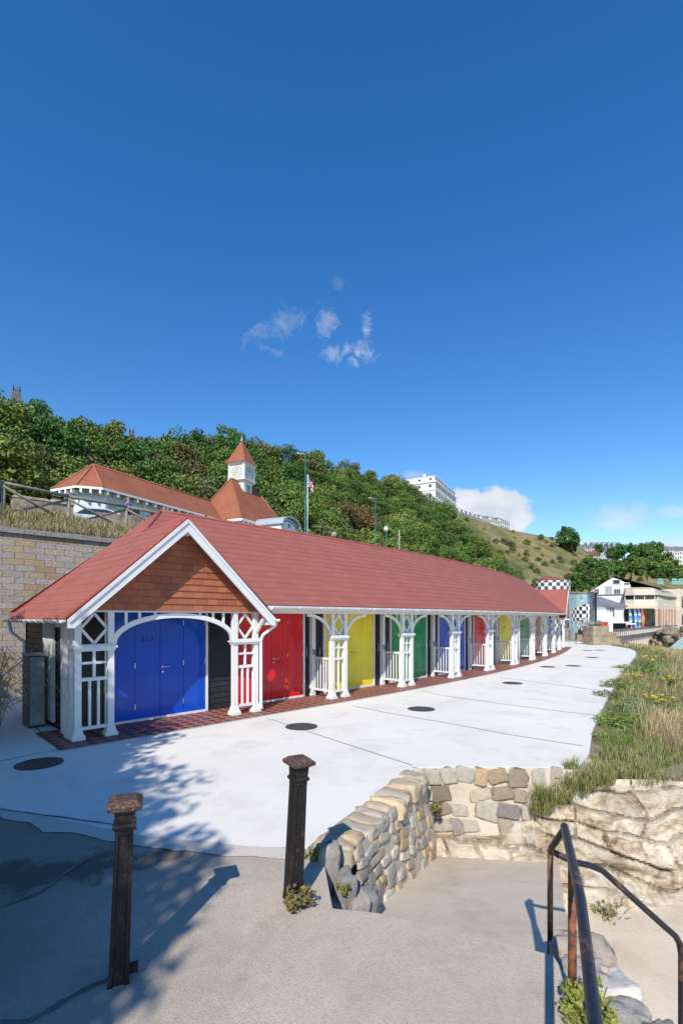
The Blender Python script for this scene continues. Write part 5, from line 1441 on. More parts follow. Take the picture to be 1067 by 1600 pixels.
# ------------------------------------------------------------------ grass as stuff
def blades(name,pts,hs,ws,cols,lean=.45,seed=1,mat=None):
    r=np.random.default_rng(seed); n=len(pts); P=np.array(pts); a=r.random(n)*2*np.pi; L=lean*(.3+r.random(n))
    d=np.stack([np.cos(a),np.sin(a),np.zeros(n)],1); s=np.stack([-np.sin(a+.6*r.normal(size=n)),np.cos(a),np.zeros(n)],1)
    hs=np.array(hs)[:,None]; ws=np.array(ws)[:,None]; L=L[:,None]; up=np.array([0,0,1.0])
    m=P+up*hs*.55+d*hs*L*.35; t=P+up*hs*(1-.25*L)+d*hs*L
    v=np.stack([P-s*ws/2,P+s*ws/2,m+s*ws*.36,m-s*ws*.36,t],1).reshape(-1,3)
    me=bpy.data.meshes.new(name); me.vertices.add(n*5); me.vertices.foreach_set("co",v.ravel().astype(np.float32))
    k=np.arange(n)[:,None]*5
    loops=np.concatenate([k+np.array([[0,1,2,3]]),k+np.array([[3,2,4]])],1).ravel()
    st=(np.arange(n)[:,None]*7+np.array([[0,4]])).ravel(); tt=np.tile([4,3],n)
    me.loops.add(len(loops)); me.loops.foreach_set("vertex_index",loops.astype(np.int32)); me.polygons.add(2*n)
    me.polygons.foreach_set("loop_start",st.astype(np.int32)); me.polygons.foreach_set("loop_total",tt.astype(np.int32)); me.update(calc_edges=True)
    at=me.color_attributes.new("Col",'FLOAT_COLOR','CORNER'); C=np.ones((n,7,4),dtype=np.float32); C[:,:,:3]=np.array(cols)[:,None,:]
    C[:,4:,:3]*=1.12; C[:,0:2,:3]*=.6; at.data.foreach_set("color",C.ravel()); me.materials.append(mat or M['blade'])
    o=bpy.data.objects.new(name,me); col.objects.link(o); return o
M['blade']=colmat('grass_blade',.7,3,.25,.6,0,spec=.2)
GREEN=[(.20,.235,.065),(.26,.285,.095),(.155,.20,.06),(.32,.31,.12)]; STRAW=[(.46,.36,.18),(.54,.44,.24),(.38,.29,.14),(.60,.50,.30)]
# verge: soil sheet following the terrace edge
E=[Vector((x,y,0)) for x,y in [(2.75,6.2)]+edgeR+[(20.5,44),(23,50)]]
def edge_at(s): return along(E,s)
EL=sum((b-a).length for a,b in zip(E,E[1:]))
def verge_pt(s,o):
    p,dv=edge_at(s); n=Vector((dv.y,-dv.x,0)); k_=max(0,min(1,(s-.3)/5)); n=(Vector((.985,.17,0)).lerp(n,k_)).normalized(); q=p+n*o
    z=-.05-.085*o-.006*o*o+.10*noise.noise(Vector((q.x*.8,q.y*.8,0)))*min(1,o*2)
    if s<1.2: z-=.05*(1.2-s)
    q.z=z; return q
vm_=MB(); SS=list(np.linspace(0,EL,90)); OO=[-.03,.12,.35,.7,1.1,1.6,2.2,3,4,5.5,7.5,10,14,22]
smooth_n={}
for a,b in zip(SS,SS[1:]):
    for o0,o1 in zip(OO,OO[1:]): vm_.face([verge_pt(a,o0),verge_pt(a,o1),verge_pt(b,o1),verge_pt(b,o0)],smooth=True)
tag(vm_.build('verge_soil',simple('verge_soil',(.30,.235,.155),(.16,.13,.075),3,.95,bump=.8,bscale=14,bdist=.03)),kind='structure')
pts=[];hs=[];ws=[];cs=[]; rg=random.Random(9)
for k in range(72000):
    s=EL*rg.random()**1.7; dcam=max(5.5,edge_at(s)[0].length)
    omax=min(12,1.7+dcam*.2); o=rg.random()**.9*omax
    q=verge_pt(s,o); pn=noise.noise(Vector((q.x*.55,q.y*.55,7))); pn2=noise.noise(Vector((q.x*1.7,q.y*1.7,2)))
    if o<.05+.10*(pn2+.4) : continue
    if pn2<-.32 and rg.random()<.75: continue
    if s<1.6 and o>.75+.5*s and rg.random()<.9: continue      # bare rocky top of the face
    straw=(o/omax-.47+pn*1.0+ .12*(dcam>12)) > rg.uniform(-.25,.25)
    far=1+max(0,dcam-9)*.055
    pts.append(q); 
    if straw: hs.append(rg.uniform(.16,.52)); ws.append(.006*far*rg.uniform(.7,1.4)); c=rg.choice(STRAW)
    else: hs.append(rg.uniform(.05,.24)*(1.25 if pn>0 else .8)); ws.append(.008*far*rg.uniform(.7,1.4)); c=rg.choice(GREEN)
    j=rg.uniform(.8,1.2); cs.append([x*j for x in c])
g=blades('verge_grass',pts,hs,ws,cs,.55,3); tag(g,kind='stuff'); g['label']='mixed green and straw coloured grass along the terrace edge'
# tufts on the rock and by the wall end
pts=[];hs=[];ws=[];cs=[]
for (cx_,cy_,cz_,r_,n_) in ((2.62,6.0,-.30,.24,900),(2.95,6.02,-.16,.2,500),(3.2,6.12,-.12,.25,900),(3.45,6.35,-.12,.25,700),(2.45,5.95,-.42,.14,350),(3.9,6.4,-.2,.4,500),(3.0,6.32,-.02,.10,120)):
    for k in range(n_):
        a=rg.uniform(0,6.28); q=r_*math.sqrt(rg.random()); pts.append(Vector((cx_+q*math.cos(a),cy_+q*math.sin(a)*.6,cz_+rg.uniform(-.06,.04)))); hs.append(rg.uniform(.06,.24)); ws.append(rg.uniform(.005,.009)); c=rg.choice(GREEN if rg.random()<.85 else STRAW); cs.append(c)
g=blades('rock_tuft_grass',pts,hs,ws,cs,.7,5); tag(g,kind='stuff')
# dry grass on the bank above the block wall
pts=[];hs=[];ws=[];cs=[]
for k in range(26000):
    u=rg.uniform(-3.5,6.5); f=rg.random()**1.3*.24; q=bankp(u,f)
    pn=noise.noise(Vector((q.x*.5,q.y*.5,1)))
    dry=rg.random()<(.86 if f<.13 else .42)+pn*.3
    pts.append(q); hs.append(rg.uniform(.14,.44) if dry else rg.uniform(.08,.24)); ws.append(rg.uniform(.014,.026)); c=rg.choice(STRAW if dry else GREEN); j=rg.uniform(.55,.95); cs.append([x*j for x in c])
g=blades('bank_dry_grass',pts,hs,ws,cs,.6,6); tag(g,kind='stuff')

# leafy weeds and ragwort
M['petal']=simple('ragwort_yellow',(.75,.56,.02),(.62,.42,.01),30,.7)
M['stem']=simple('stem_green',(.10,.15,.04),(.07,.10,.03),20,.8)
def weed(name,label,base,h,rad,mat,seed,leaf,n=14,per=26,group=None,cat='plant',flower=0):
    t=thing(name,label,cat,base,group); r=random.Random(seed)
    mb=MB(); tips=[]
    for k in range(7):
        a=r.uniform(0,6.28); q=rad*math.sqrt(r.random()); e=Vector((q*math.cos(a),q*math.sin(a),h*r.uniform(.7,1.0))); tips.append(e)
        mb.tube([Vector((e.x*.2,e.y*.2,-.03)),Vector((e.x*.7,e.y*.7,e.z*.5)),e],[.006,.005,.003],4)
    mb.build('stem',M['stem'],t,local=True)
    c=[];q=[]
    for k in range(n):
        a=r.uniform(0,6.28); rr=rad*math.sqrt(r.random()); c.append((rr*math.cos(a),rr*math.sin(a),h*r.uniform(.15,.8))); q.append(rad*.34*r.uniform(.7,1.3))
    V,C=leaf_arrays(c,q,per,leaf,seed,.5,.5); me=leaf_mesh('foliage',V,C,mat); o=bpy.data.objects.new('foliage',me); col.objects.link(o); o.parent=t
    if flower:
        fb=MB()
        for e in tips:
            fb=MB(); v,f=ico(2); s=r.uniform(.028,.05)*(1+max(0,(Vector(base).length-8)*.02)); o_=Vector((r.gauss(0,9),r.gauss(0,9),0))
            fb.mesh([e+Vector((p[0]*s,p[1]*s,p[2]*s*.35))*(1+.7*noise.noise(Vector(p)*2.6+o_)) for p in v],f)
            fb.build('flower_head',M['petal'],t,local=True)
    return t
L_WEED=leafmat('leaf_weed',(.05,.09,.02),(.20,.28,.07)); L_WEEDY=leafmat('leaf_yellowing',(.09,.12,.025),(.28,.30,.07)); L_BLUE=leafmat('leaf_bluegreen',(.05,.09,.04),(.17,.26,.12)); L_DRYW=leafmat('leaf_dry',(.09,.075,.03),(.22,.20,.08))
weed('wild_plant','small brown and green weed at the foot of the sunny bollard',boll2.location+Vector((.03,-.10,0)),.13,.10,L_DRYW,501,.035,18,26)
weed('wild_plant','yellow green weed tucked against the terrace side of the rubble wall end',G(488,1340)+Vector((0,0,0)),.08,.07,L_WEEDY,502,.03,10,24)
weed('wild_plant','yellowing broad leaved weed around the foot of the rusty rail post',Vector((1.21,2.36,-.02)),.16,.13,L_WEEDY,503,.034,26,26)
weed('wild_plant','tiny bright green weed growing from the rubble wall end',Vector((.02,3.76,-.18)),.07,.05,L_WEEDY,504,.03,8,16)
weed('wild_plant','green weed rooted in the corner between the two stone walls',Vector((1.14,6.0,-.46)),.12,.12,L_DRYW,505,.04,12,20)
weed('wild_plant','withered weed at the foot of the rock face on the right',Vector((3.0,5.34,-1.36)),.12,.2,L_DRYW,506,.04,14,18)
def vg(px,py,z=-.2): return G(px,py,z)
for k,(px,py,hh_,rr_,mt,lf,lab) in enumerate(((962,1145,.38,.42,L_WEED,.06,'large leafy green weed in the middle of the verge'),(985,1128,.34,.34,L_BLUE,.07,'blue green broad leaved plant behind the large weed'),(1005,1118,.34,.36,L_BLUE,.07,'blue green plant below the yellow flowers'),(950,1170,.25,.3,L_WEED,.05,'low leafy weed at the edge of the concrete'),(975,1085,.4,.5,L_WEED,.07,'bushy green weed farther along the verge'),(960,1100,.3,.4,L_OLIVE,.06,'grey green weed beside the curve of the terrace'),(1000,1060,.5,.6,L_WEED,.09,'tall green weed on the far verge'))):
    weed('wild_plant',lab,vg(px,py),hh_,rr_,mt,510+k,lf,34,40)
for k,(px,py,hh_,rr_,lab) in enumerate(((1035,1118,.45,.26,'bright yellow ragwort nearest the camera on the verge'),(1020,1112,.4,.2,'small yellow ragwort left of the brightest clump'),(1024,1048,.6,.5,'yellow ragwort clump halfway along the verge'),(1030,1030,.6,.5,'yellow ragwort clump near the stone bastion'),(1012,1020,.6,.6,'pale yellow ragwort at the far end of the verge'),(990,1070,.35,.3,'sparse yellow ragwort beside the terrace curve'),(1040,1075,.4,.35,'yellow ragwort among the straw grass'),(972,1052,.35,.3,'low yellow ragwort on the inner edge of the verge'))):
    weed('ragwort_plant',lab,vg(px,py),hh_,rr_,L_WEED,530+k,.06,16,26,flower=9,cat='wildflower')
# dry arching plant at the left edge
t=thing('dry_grass_plant','dry arching grass stems hanging in at the left edge of the picture','plant',(-5.9,7.9,0))
mb=MB(); r=random.Random(4)
for k in range(70):
    a=r.uniform(-1.2,1.6); L=r.uniform(.5,1.25); h=r.uniform(.5,1.5); b0=Vector((r.uniform(-.25,.25),r.uniform(-.2,.2),0))
    dv=Vector((math.cos(a),math.sin(a)*.6,0)); pts_=[b0,b0+dv*L*.25+Vector((0,0,h*.75)),b0+dv*L*.6+Vector((0,0,h)),b0+dv*L*.9+Vector((0,0,h*.85)),b0+dv*L*1.05+Vector((0,0,h*.62))]
    mb.tube(pts_,[.006,.005,.005,.004,.002],4)
mb.build('stem',simple('dry_stem',(.42,.34,.22),(.26,.2,.12),20,.8),t,local=True)
# fallen stones at the terrace corner
for k,(px,py,w,h_,lab) in enumerate(((905,1190,.34,.10,'flat slab of stone at the corner of the terrace'),(912,1200,.36,.12,'grey flat stone lying in the grass below the terrace corner'))):
    p=G(px,py,-.08); sm=MB(); stone(sm,p,Vector((1,.4,-.1)).normalized(),Vector((-.4,1,0)).normalized(),Vector((.1,0,1)),w,.3,h_,(.42,.37,.31) if k==0 else (.33,.29,.25),k*9+2,3,.45)
    tag(sm.build('flat_stone',M['stone']),lab,'stone')
# ------------------------------------------------------------------ mosaic walls at the far end
def mosaic(name):
    t=NT(name); uv=t.coords("UV"); p=t.pos(); x=t.node("ShaderNodeSeparateXYZ"); t.link(uv,x.inputs[0])
    vo=t.node("ShaderNodeTexVoronoi"); vo.inputs["Scale"].default_value=5.5; t.link(uv,vo.inputs["Vector"])
    sep=t.node("ShaderNodeSeparateColor"); t.link(vo.outputs["Color"],sep.inputs[0])
    c=t.ramp(sep.outputs[0],[(.0,(.16,.22,.34)),(.3,(.30,.38,.50)),(.45,(.22,.45,.42)),(.6,(.48,.58,.62)),(.8,(.34,.36,.44)),(.93,(.55,.38,.20))])
    n=t.noise(uv,.7,2,.5)
    c=t.mix(t.ramp(n,[(.5,0.0),(.56,1.0)]),c,(.30,.52,.50))
    ck=t.node("ShaderNodeTexChecker"); ck.inputs["Scale"].default_value=1/.34; ck.inputs["Color1"].default_value=(.75,.75,.73,1); ck.inputs["Color2"].default_value=(.03,.032,.04,1)
    t.link(uv,ck.inputs["Vector"])
    # wavy band of black and white checks across the middle
    lo=t.math('ADD',x.outputs[1],t.math('MULTIPLY',t.math('SINE',t.math('MULTIPLY',x.outputs[0],1.7)),.22))
    band=t.math('MULTIPLY',t.math('GREATER_THAN',lo,1.75),t.math('LESS_THAN',lo,3.05))
    side=t.math('GREATER_THAN',x.outputs[0],.55)
    t.base(t.mix(t.math('MULTIPLY',band,side),c,ck.outputs["Color"])); return t.set(.45,spec=.4)
M['mosaic']=mosaic('mosaic_wall')
def checker(name,s,c1=(.78,.78,.76),c2=(.04,.042,.05)):
    t=NT(name); uv=t.coords("UV"); ck=t.node("ShaderNodeTexChecker"); ck.inputs["Scale"].default_value=1/s; ck.inputs["Color1"].default_value=(*c1,1); ck.inputs["Color2"].default_value=(*c2,1)
    mp=t.node("ShaderNodeMapping"); mp.inputs["Location"].default_value=(.013,.017,.0); t.link(uv,mp.inputs["Vector"]); t.link(mp.outputs[0],ck.inputs["Vector"])
    n=t.noise(t.pos(),5,4,.6); t.base(t.mix(t.math('MULTIPLY',n,.25),ck.outputs["Color"],(.3,.31,.33))); return t.set(.5)
def curved_wall(mb,pts,z0,z1,th=.3,zf=None):
    s=0
    for a,b in zip(pts,pts[1:]):
        A=Vector((a[0],a[1],0));B=Vector((b[0],b[1],0)); L=(B-A).length; n=Vector(((B-A).y,-(B-A).x,0)).normalized()*(-th)
        za,zb=(z1,z1) if zf is None else (zf(s),zf(s+L))
        q=lambda p,z: Vector((p.x,p.y,z))
        mb.face([q(A,z0),q(B,z0),q(B,zb),q(A,za)],uv=[(s,0),(s+L,0),(s+L,zb-z0),(s,za-z0)])
        mb.face([q(A,za),q(B,zb),q(B+n,zb),q(A+n,za)],uv=[(s,3),(s+L,3),(s+L,3.2),(s,3.2)])
        mb.face([q(A+n,z0),q(B+n,z0),q(B+n,zb),q(A+n,za)],uv=[(s,0),(s+L,0),(s+L,1),(s,1)]); s+=L
t=thing('mosaic_wall','garden wall covered in mosaic with bands of black and white checks behind the walking woman','mosaic wall',W(918,985,44))
mb=MB(); pts=[((px-CX)/F*Y,Y) for px,Y in ((888,43.0),(893,43.6),(901,44.2),(909,44.4),(917,44.2),(922,43.6),(926,42.6))]
curved_wall(mb,pts,-.1,4.15); mb.build('wall',M['mosaic'],t)
mb=MB()
for a,b in zip(pts,pts[1:]): mb.box(MX((a[0],a[1]-.06,0),math.atan2(b[1]-a[1],b[0]-a[0])),0,math.hypot(b[0]-a[0],b[1]-a[1]),-.02,.36,4.152,4.28)
mb.build('coping',M['rubblefar'],t)
t=thing('planter_wall','low tan stone planter wall at the foot of the mosaic','stone wall',W(918,985,42))
mb=MB(); 
for k in range(4):
    x=(901-CX)/F*42+k*.2; mb.box(Matrix.Translation((x,42+.02*(k%2),0)),0,.195,0,.4,-.05,.62+.03*((k*7)%3))
mb.build('wall',M['rubblefar'],t)
t=thing('checkered_tower','round wall with black and white checks and a red cap above the far chalet roof','tower',W(860,918,47))
mb=MB(); cx_=W(863,940,49); rad=1.5
ring=[(cx_.x+rad*math.cos(a)*1.12,cx_.y+rad*math.sin(a)) for a in np.linspace(math.pi*1.0,math.pi*2.02,26)]
zt=CAM_H+(965-906)/F*47; curved_wall(mb,ring,-.1,zt,.3); mb.build('wall',checker('check_tile',.37),t)
mb=MB(); mb.lathe((cx_.x-.35,cx_.y,0),[(1.3,zt-.3),(1.15,zt+.18),(.7,zt+.42),(.1,zt+.5)],20); mb.build('cap',M['shingle'],t)
# post, red panel, kayak, lawn, stone pier with boulders
x=(919-CX)/F*38; t=thing('marker_post','tall slim post painted white above and dark green below beside the lawn','post',(x,38,-.05))
mb=MB(); mb.tube([(x,38,-.1),(x,38,1.1)],.062,8); mb.build('lower_shaft',M['green_pole'],t); mb=MB(); mb.tube([(x,38,1.1),(x,38,3.0)],.055,8); mb.build('upper_shaft',M['white'],t)
x=(942-CX)/F*46; t=thing('lifebelt_stand','red lifebelt cabinet on a post behind the stone pier','lifebelt stand',(x,46,-.05))
mb=MB(); mb.tube([(x,46,-.1),(x,46,.6)],.05,6); mb.build('post',M['white'],t)
mb=MB(); mb.box(Matrix.Translation((x,46,0)),-.42,.42,-.1,.1,.35,1.55); mb.build('cabinet',simple('signal_red',(.60,.05,.03),rough=.5),t,bevel=.05)
g=G(917,986.5,-.03); T=MX((g.x,g.y,0),R(8)); t=thing('kayak','teal kayak lying on the grass behind the woman','kayak',(g.x,g.y,0))
v,f=ico(3); mb=MB(); mb.mesh([T@Vector((p[0]*1.5*(1),p[1]*.34*(1-.55*p[0]**2),max(-.02,.2+p[2]*.24*(1-.3*p[0]**2)))) for p in v],f); mb.build('hull',simple('teal_plastic',(.02,.27,.36),(.015,.22,.30),3,.35),t)
mb=MB(); mb.mesh([T@Vector((p[0]*.42,p[1]*.2,.42+p[2]*.04)) for p in v],f); mb.build('cockpit',M['numeral'],t)
lawn=[(933,1001),(966,1000),(962,990),(930,988),(915,990),(925,994)]
o=flat('lawn',[(G(px,py,-.02).x,G(px,py,-.02).y) for px,py in lawn],-.015,simple('lawn',(.20,.23,.06),(.13,.17,.04),3,.95))
o=flat('light_path',[(p.x,p.y) for p in (G(905,993),G(955,1003.5),G(966,1001),G(915,989))],-.011,simple('pale_path',(.55,.52,.47),rough=.9))
mb=MB(); t=thing('stone_pier','squat pier of tan stone blocks carrying two round boulders at the end of the terrace','stone pier',G(945,1007))
p=G(947,1008); T=MX((p.x,p.y,0),R(4)); rr_=random.Random(3)
for cr in range(4):
    z=cr*.34; nb=2; w=1.2/nb
    for k in range(nb):
        off=0
        mb.box(T,-1.0+k*w+.008,-1.0+(k+1)*w-.008,0+rr_.uniform(-.02,.02),1.3,z+.006,z+.334)
mb.box(T,-.96,.16,.03,1.25,0,1.35)
for k in range(3): mb.box(T,.21+k*.3,.21+k*.3+.295,.1+rr_.uniform(-.02,.02),.9,0,.95-.24*k)
mb.build('masonry',simple('pier_stone',(.43,.35,.24),(.25,.2,.14),2.5,.95,bump=.7,bscale=8,bdist=.04),t)
for k,(dx,r0,lab) in enumerate(((-.78,.2,'left grey boulder on top of the stone pier'),(-.32,.27,'right larger grey boulder on top of the stone pier'))):
    sm=MB(); stone(sm,T@Vector((dx,.5,1.36+r0*.68)),Vector((1,0,0)),Vector((0,1,0)),Vector((0,0,1)),r0*2.1,r0*2,r0*1.55,(.25,.235,.22),k*5+1,3,.85); tag(sm.build('boulder',M['stone']),lab,'boulder')
x=(910-CX)/F*40; 
sp=G(897,1002); mb=MB(); t=thing('stone_block_wall','low sandy stone block wall beside the last veranda post','stone wall',sp)
mb.box(MX((sp.x,sp.y+1.5,0),R(58)),0,.9,-.2,.2,-.05,.9); mb.frustum(MX((sp.x,sp.y+1.5,0),R(58))@Matrix.Translation((.45,0,0)),.901,.5,.26,1.0,.42,.2); mb.build('block',M['rubblefar'],t)

# ------------------------------------------------------------------ spa buildings by the sea
def rect_win(T,x0,x1,z0,z1,parent,mat='glass',y=-.06,frame=True,bars=0):
    w=MB(); w.box(T,x0,x1,y,y+.05,z0,z1); o=w.build('window',M[mat],parent)
    if frame:
        f=MB(); d=.08
        f.box(T,x0-d,x0,y-.04,y+.05,z0-d,z1+d); f.box(T,x1,x1+d,y-.04,y+.05,z0-d,z1+d); f.box(T,x0,x1,y-.04,y+.05,z0-d,z0); f.box(T,x0,x1,y-.04,y+.05,z1,z1+d)
        for k in range(bars):
            x=x0+(x1-x0)*(k+1)/(bars+1); f.box(T,x-.04,x+.04,y-.03,y-.001,z0,z1)
        f.build('frame',M['white'],o)
    return o
zg=-1.0
# white gabled hall
Y=112; a=W(919,985,Y); b=W(984,985,Y-5); hd=math.atan2(b.y-a.y,b.x-a.x); L=(b-a).length; T=MX((a.x,a.y,0),hd)
zz=lambda py,Y_=Y: CAM_H+(965-py)/F*Y_
t=thing('gabled_hall','white gabled spa hall with a long brown tiled roof and green roof vents','hall',a)
ze=zz(925); za=zz(902); xm=L*.60
mb=MB(); mb.prism(T,[(0,zg-1),(L,zg-1),(L,zz(916)),(xm,za-.15),(0,ze)],0,60); mb.build('wall',M['white'],t)
mb=MB()
P=[T@Vector(p) for p in ((xm,-.4,za),(L+5.5,-.4,zz(922)),(L+5.5,60,zz(922)),(xm,60,za))]
mb.face(P); mb.face([T@Vector(p) for p in ((xm,-.4,za+.002),(xm,60,za+.002),(-.6,60,ze-.3),(-.6,-.4,ze-.3))])
mb.build('roof',simple('brown_roof_tile',(.23,.185,.13),(.15,.125,.095),.4,.9),t)
for (x0,x1,p0,p1,bars) in ((8.2/9.6*L*.0+1.2,2.1,921,929,1),(5.0,6.3,908,914,0),(3.4,4.8,917,929,0),(5.2,6.4,922,929,2),(7.2,8.1,913,916,1),(7.2,8.5,921,929,2)):
    rect_win(T,x0,x1,zz(p1),zz(p0),t,'lead' if p0==917 else 'glass',bars=bars)
mb=MB(); mb.box(T,-.3,L+.2,-.1,-.005,zz(931.2),zz(929.6)); mb.build('string_course',simple('dark_band',(.06,.06,.07),rough=.7),t)
for px in (1031,1053,1063):
    p=W(px,906,150); v=thing('roof_vent',{1031:'left green copper ventilator on the brown spa roof',1053:'middle green copper ventilator on the brown spa roof',1063:'right green copper ventilator on the brown spa roof'}[px],'roof vent',p); T2=MX(p,R(30)); cop=simple('verdigris',(.30,.50,.42),(.22,.40,.34),1,.7)
    mb=MB(); mb.frustum(T2,-1.5,.7,.7,-.1,.5,.5); mb.build('base',cop,v); mb=MB(); mb.frustum(T2,-.099,.65,.65,.4,.35,.35); mb.build('cowl',cop,v)
# long low right part of the roof
Yr=128; a2=W(1012,960,Yr); b2_=W(1110,960,Yr+60); hd2=math.atan2(b2_.y-a2.y,b2_.x-a2.x); L2=(b2_-a2).length; T2=MX((a2.x,a2.y,0),hd2)
t=thing('spa_wing','long spa wing under a low brown roof at the right edge','spa wing',a2)
mb=MB(); mb.box(T2,0,L2,0,11,zg-1,CAM_H+(965-926)/F*Yr); mb.build('wall',M['creamwall'],t)
mb=MB(); z0=CAM_H+(965-925)/F*Yr; mb.face([T2@Vector(p) for p in ((-1,-.5,z0),(L2,-.5,z0),(L2,6,z0+3.2),(-1,6,z0+3.2))]); mb.face([T2@Vector(p) for p in ((-1,-.5,z0),(-1,6,z0+3.2),(-1,12.5,z0))]); mb.build('roof',simple('brown_roof_tile2',(.20,.165,.12),(.13,.11,.085),.4,.9),t)
# kiosk with grey hipped roof
Y=92; a=W(929,985,Y); b=W(975,985,Y+3); hd=math.atan2(b.y-a.y,b.x-a.x); L=(b-a).length; T=MX((a.x,a.y,0),hd); k=lambda py: CAM_H+(965-py)/F*Y
t=thing('promenade_kiosk','white kiosk with grey hipped roof and tall paned windows on the promenade','kiosk',a)
mb=MB(); mb.box(T,.4,L-.3,0,5,zg,k(947)); mb.build('wall',M['white'],t)
mb=MB(); mb.frustum(T@Matrix.Translation((L/2,2.5,0)),k(947)+.001,L/2+.5,3.2,k(931),.35,.2); mb.build('roof',M['slateroof'],t)
mb=MB(); mb.box(T,-.1,L+.1,-.5,-.02,k(948.3),k(946.5)); mb.build('eave_board',M['white'],t)
for q in range(2): rect_win(T,2.2+q*1.6,3.45+q*1.6,k(963),k(950),t,bars=2)
mb=MB(); mb.frustum(T@Matrix.Translation((.6,-.4,0)),k(960),2.2,1.2,k(948.5),1.0,.3); mb.build('lean_to_roof',M['lead'],t)
# white screen panels
Y=62; t=thing('white_screen','row of bright white screen panels in front of the kiosk','screen',W(940,985,Y))
for q,(p0,p1,pt_) in enumerate(((925,936,954),(936.3,946,953),(946.3,957,956))):
    a=W(p0,978,Y-q*.4); b=W(p1,978,Y-q*.4-.4); hd=math.atan2(b.y-a.y,b.x-a.x); mb=MB(); mb.box(MX((a.x,a.y,0),hd),0,(b-a).length,-.04,.04,-.3,CAM_H+(965-pt_)/F*Y); mb.build('panel',M['white'],t,bevel=.02)
# curved glazed cafe building
Y=105; t=thing('spa_cafe','two storey cream cafe with curved glazed upper floor and flat domed roof','cafe',W(1020,982,Y))
M['cafecream']=simple('cafe_cream',(.74,.66,.53),(.64,.56,.44),.8,.8); M['cafetrim']=simple('cafe_trim',(.68,.62,.52),rough=.7); M['salmon']=simple('salmon_paint',(.55,.26,.15),rough=.6)
cpl=[((px-CX)/F*y_,y_) for px,y_ in ((975,112),(973,106),(976,102),(990,100.5),(1006,100),(1022,99.5),(1026,100),(1034,104),(1043,108),(1053,112),(1060,116))]
def ck_(py): return CAM_H+(965-py)/F*101
def band(p0,p1,mat,name,out=0.0,parent=t):
    mb=MB(); c=Vector((sum(p[0] for p in cpl)/len(cpl),112,0))
    P=[]
    for p in cpl:
        v=Vector((p[0],p[1],0)); v+=(v-c).normalized()*out; P.append((v.x,v.y))
    curved_wall(mb,P,ck_(p1),ck_(p0),.2); 
    return mb.build(name,M[mat],parent)
band(951,985,'glass','ground_glazing',-.5); band(945,952,'cafecream','fascia',.5); 
o=band(937,945,'cafecream','balustrade',.3); band(930,937.2,'glass','upper_glazing',-.1); band(926.5,930.2,'cafetrim','cornice',.5); band(921,926.5,'cafecream','attic',-.6)
mb=MB(); c=Vector((sum(p[0] for p in cpl)/len(cpl),112,0)); dome=simple('dome_cream',(.58,.48,.35),(.5,.41,.29),.8,.8)
for (z0,s0,z1,s1) in ((ck_(921),.94,ck_(917.5),.80),(ck_(917.5),.80,ck_(915.6),.55),(ck_(915.6),.55,ck_(915),.05)):
    for a,b in zip(cpl,cpl[1:]):
        A=Vector((*a,0));B=Vector((*b,0)); q=lambda p,s,z: Vector((c.x+(p.x-c.x)*s,c.y+(p.y-c.y)*s,z)); mb.face([q(A,s0,z0),q(B,s0,z0),q(B,s1,z1),q(A,s1,z1)])
mb.build('dome',dome,t)
L=0
for i,(a,b) in enumerate(zip(cpl,cpl[1:])):
    A=Vector((*a,0));B=Vector((*b,0)); n=max(1,int((B-A).length/ (1.5 if i<5 else 1.3)))
    for q in range(n+1):
        p=A.lerp(B,q/max(1,n)); mb=MB(); Tm=MX((p.x,p.y,0),math.atan2(b[1]-a[1],b[0]-a[0]))
        if i>=5 or q==0: mb.box(Tm,-.09,.09,-.12,.1,ck_(937),ck_(930.2)); mb.build('mullion',M['cafetrim'],t); mb=MB()
        if i>=5 or (i in (0,1)): mb.box(Tm,-.14,.14,-.55,-.2,-1.2,ck_(951)); mb.build('column',M['salmon'] if q%2 else M['cafetrim'],t)
mb=MB(); a=Vector((*cpl[2],0)); b=Vector((*cpl[5],0)); Tm=MX((a.x,a.y,0),math.atan2(b.y-a.y,b.x-a.x)); Lw=(b-a).length
mb.face([Tm@Vector(p) for p in ((0,-.6,ck_(946)),(Lw,-.6,ck_(946)),(Lw,-2.4,ck_(950)),(0,-2.4,ck_(950)))]); mb.face([Tm@Vector(p) for p in ((0,-2.4,ck_(950)),(Lw,-2.4,ck_(950)),(Lw,-2.4,ck_(951)),(0,-2.4,ck_(951)))]); mb.build('awning',simple('cream_awning',(.72,.58,.36),rough=.8),t)
# block at the frame edge with purple arches
t=thing('arched_block','cream building with dark purple arched windows at the right edge','building',W(1075,985,112)); T=MX(W(1062,985,112),R(35)); T=Matrix.Translation((T.translation.x,112,0))@Matrix.Rotation(R(35),4,'Z')
mb=MB(); mb.box(T,0,14,0,10,zg-1,CAM_H+(965-920)/F*112); mb.build('wall',M['cafecream'],t)
pur=simple('purple_glass',(.06,.03,.09),rough=.3)
for x in (1.6,4.2,6.8):
    for z in (0.2,4.3): mb=MB(); mb.prism(T@Matrix.Translation((x,0,0)),[(-.8,z),(.8,z)]+[(.8*math.cos(a_),z+1.9+.8*math.sin(a_)) for a_ in np.linspace(0,math.pi,9)],-.08,-.01); mb.build('arched_window',pur,t)
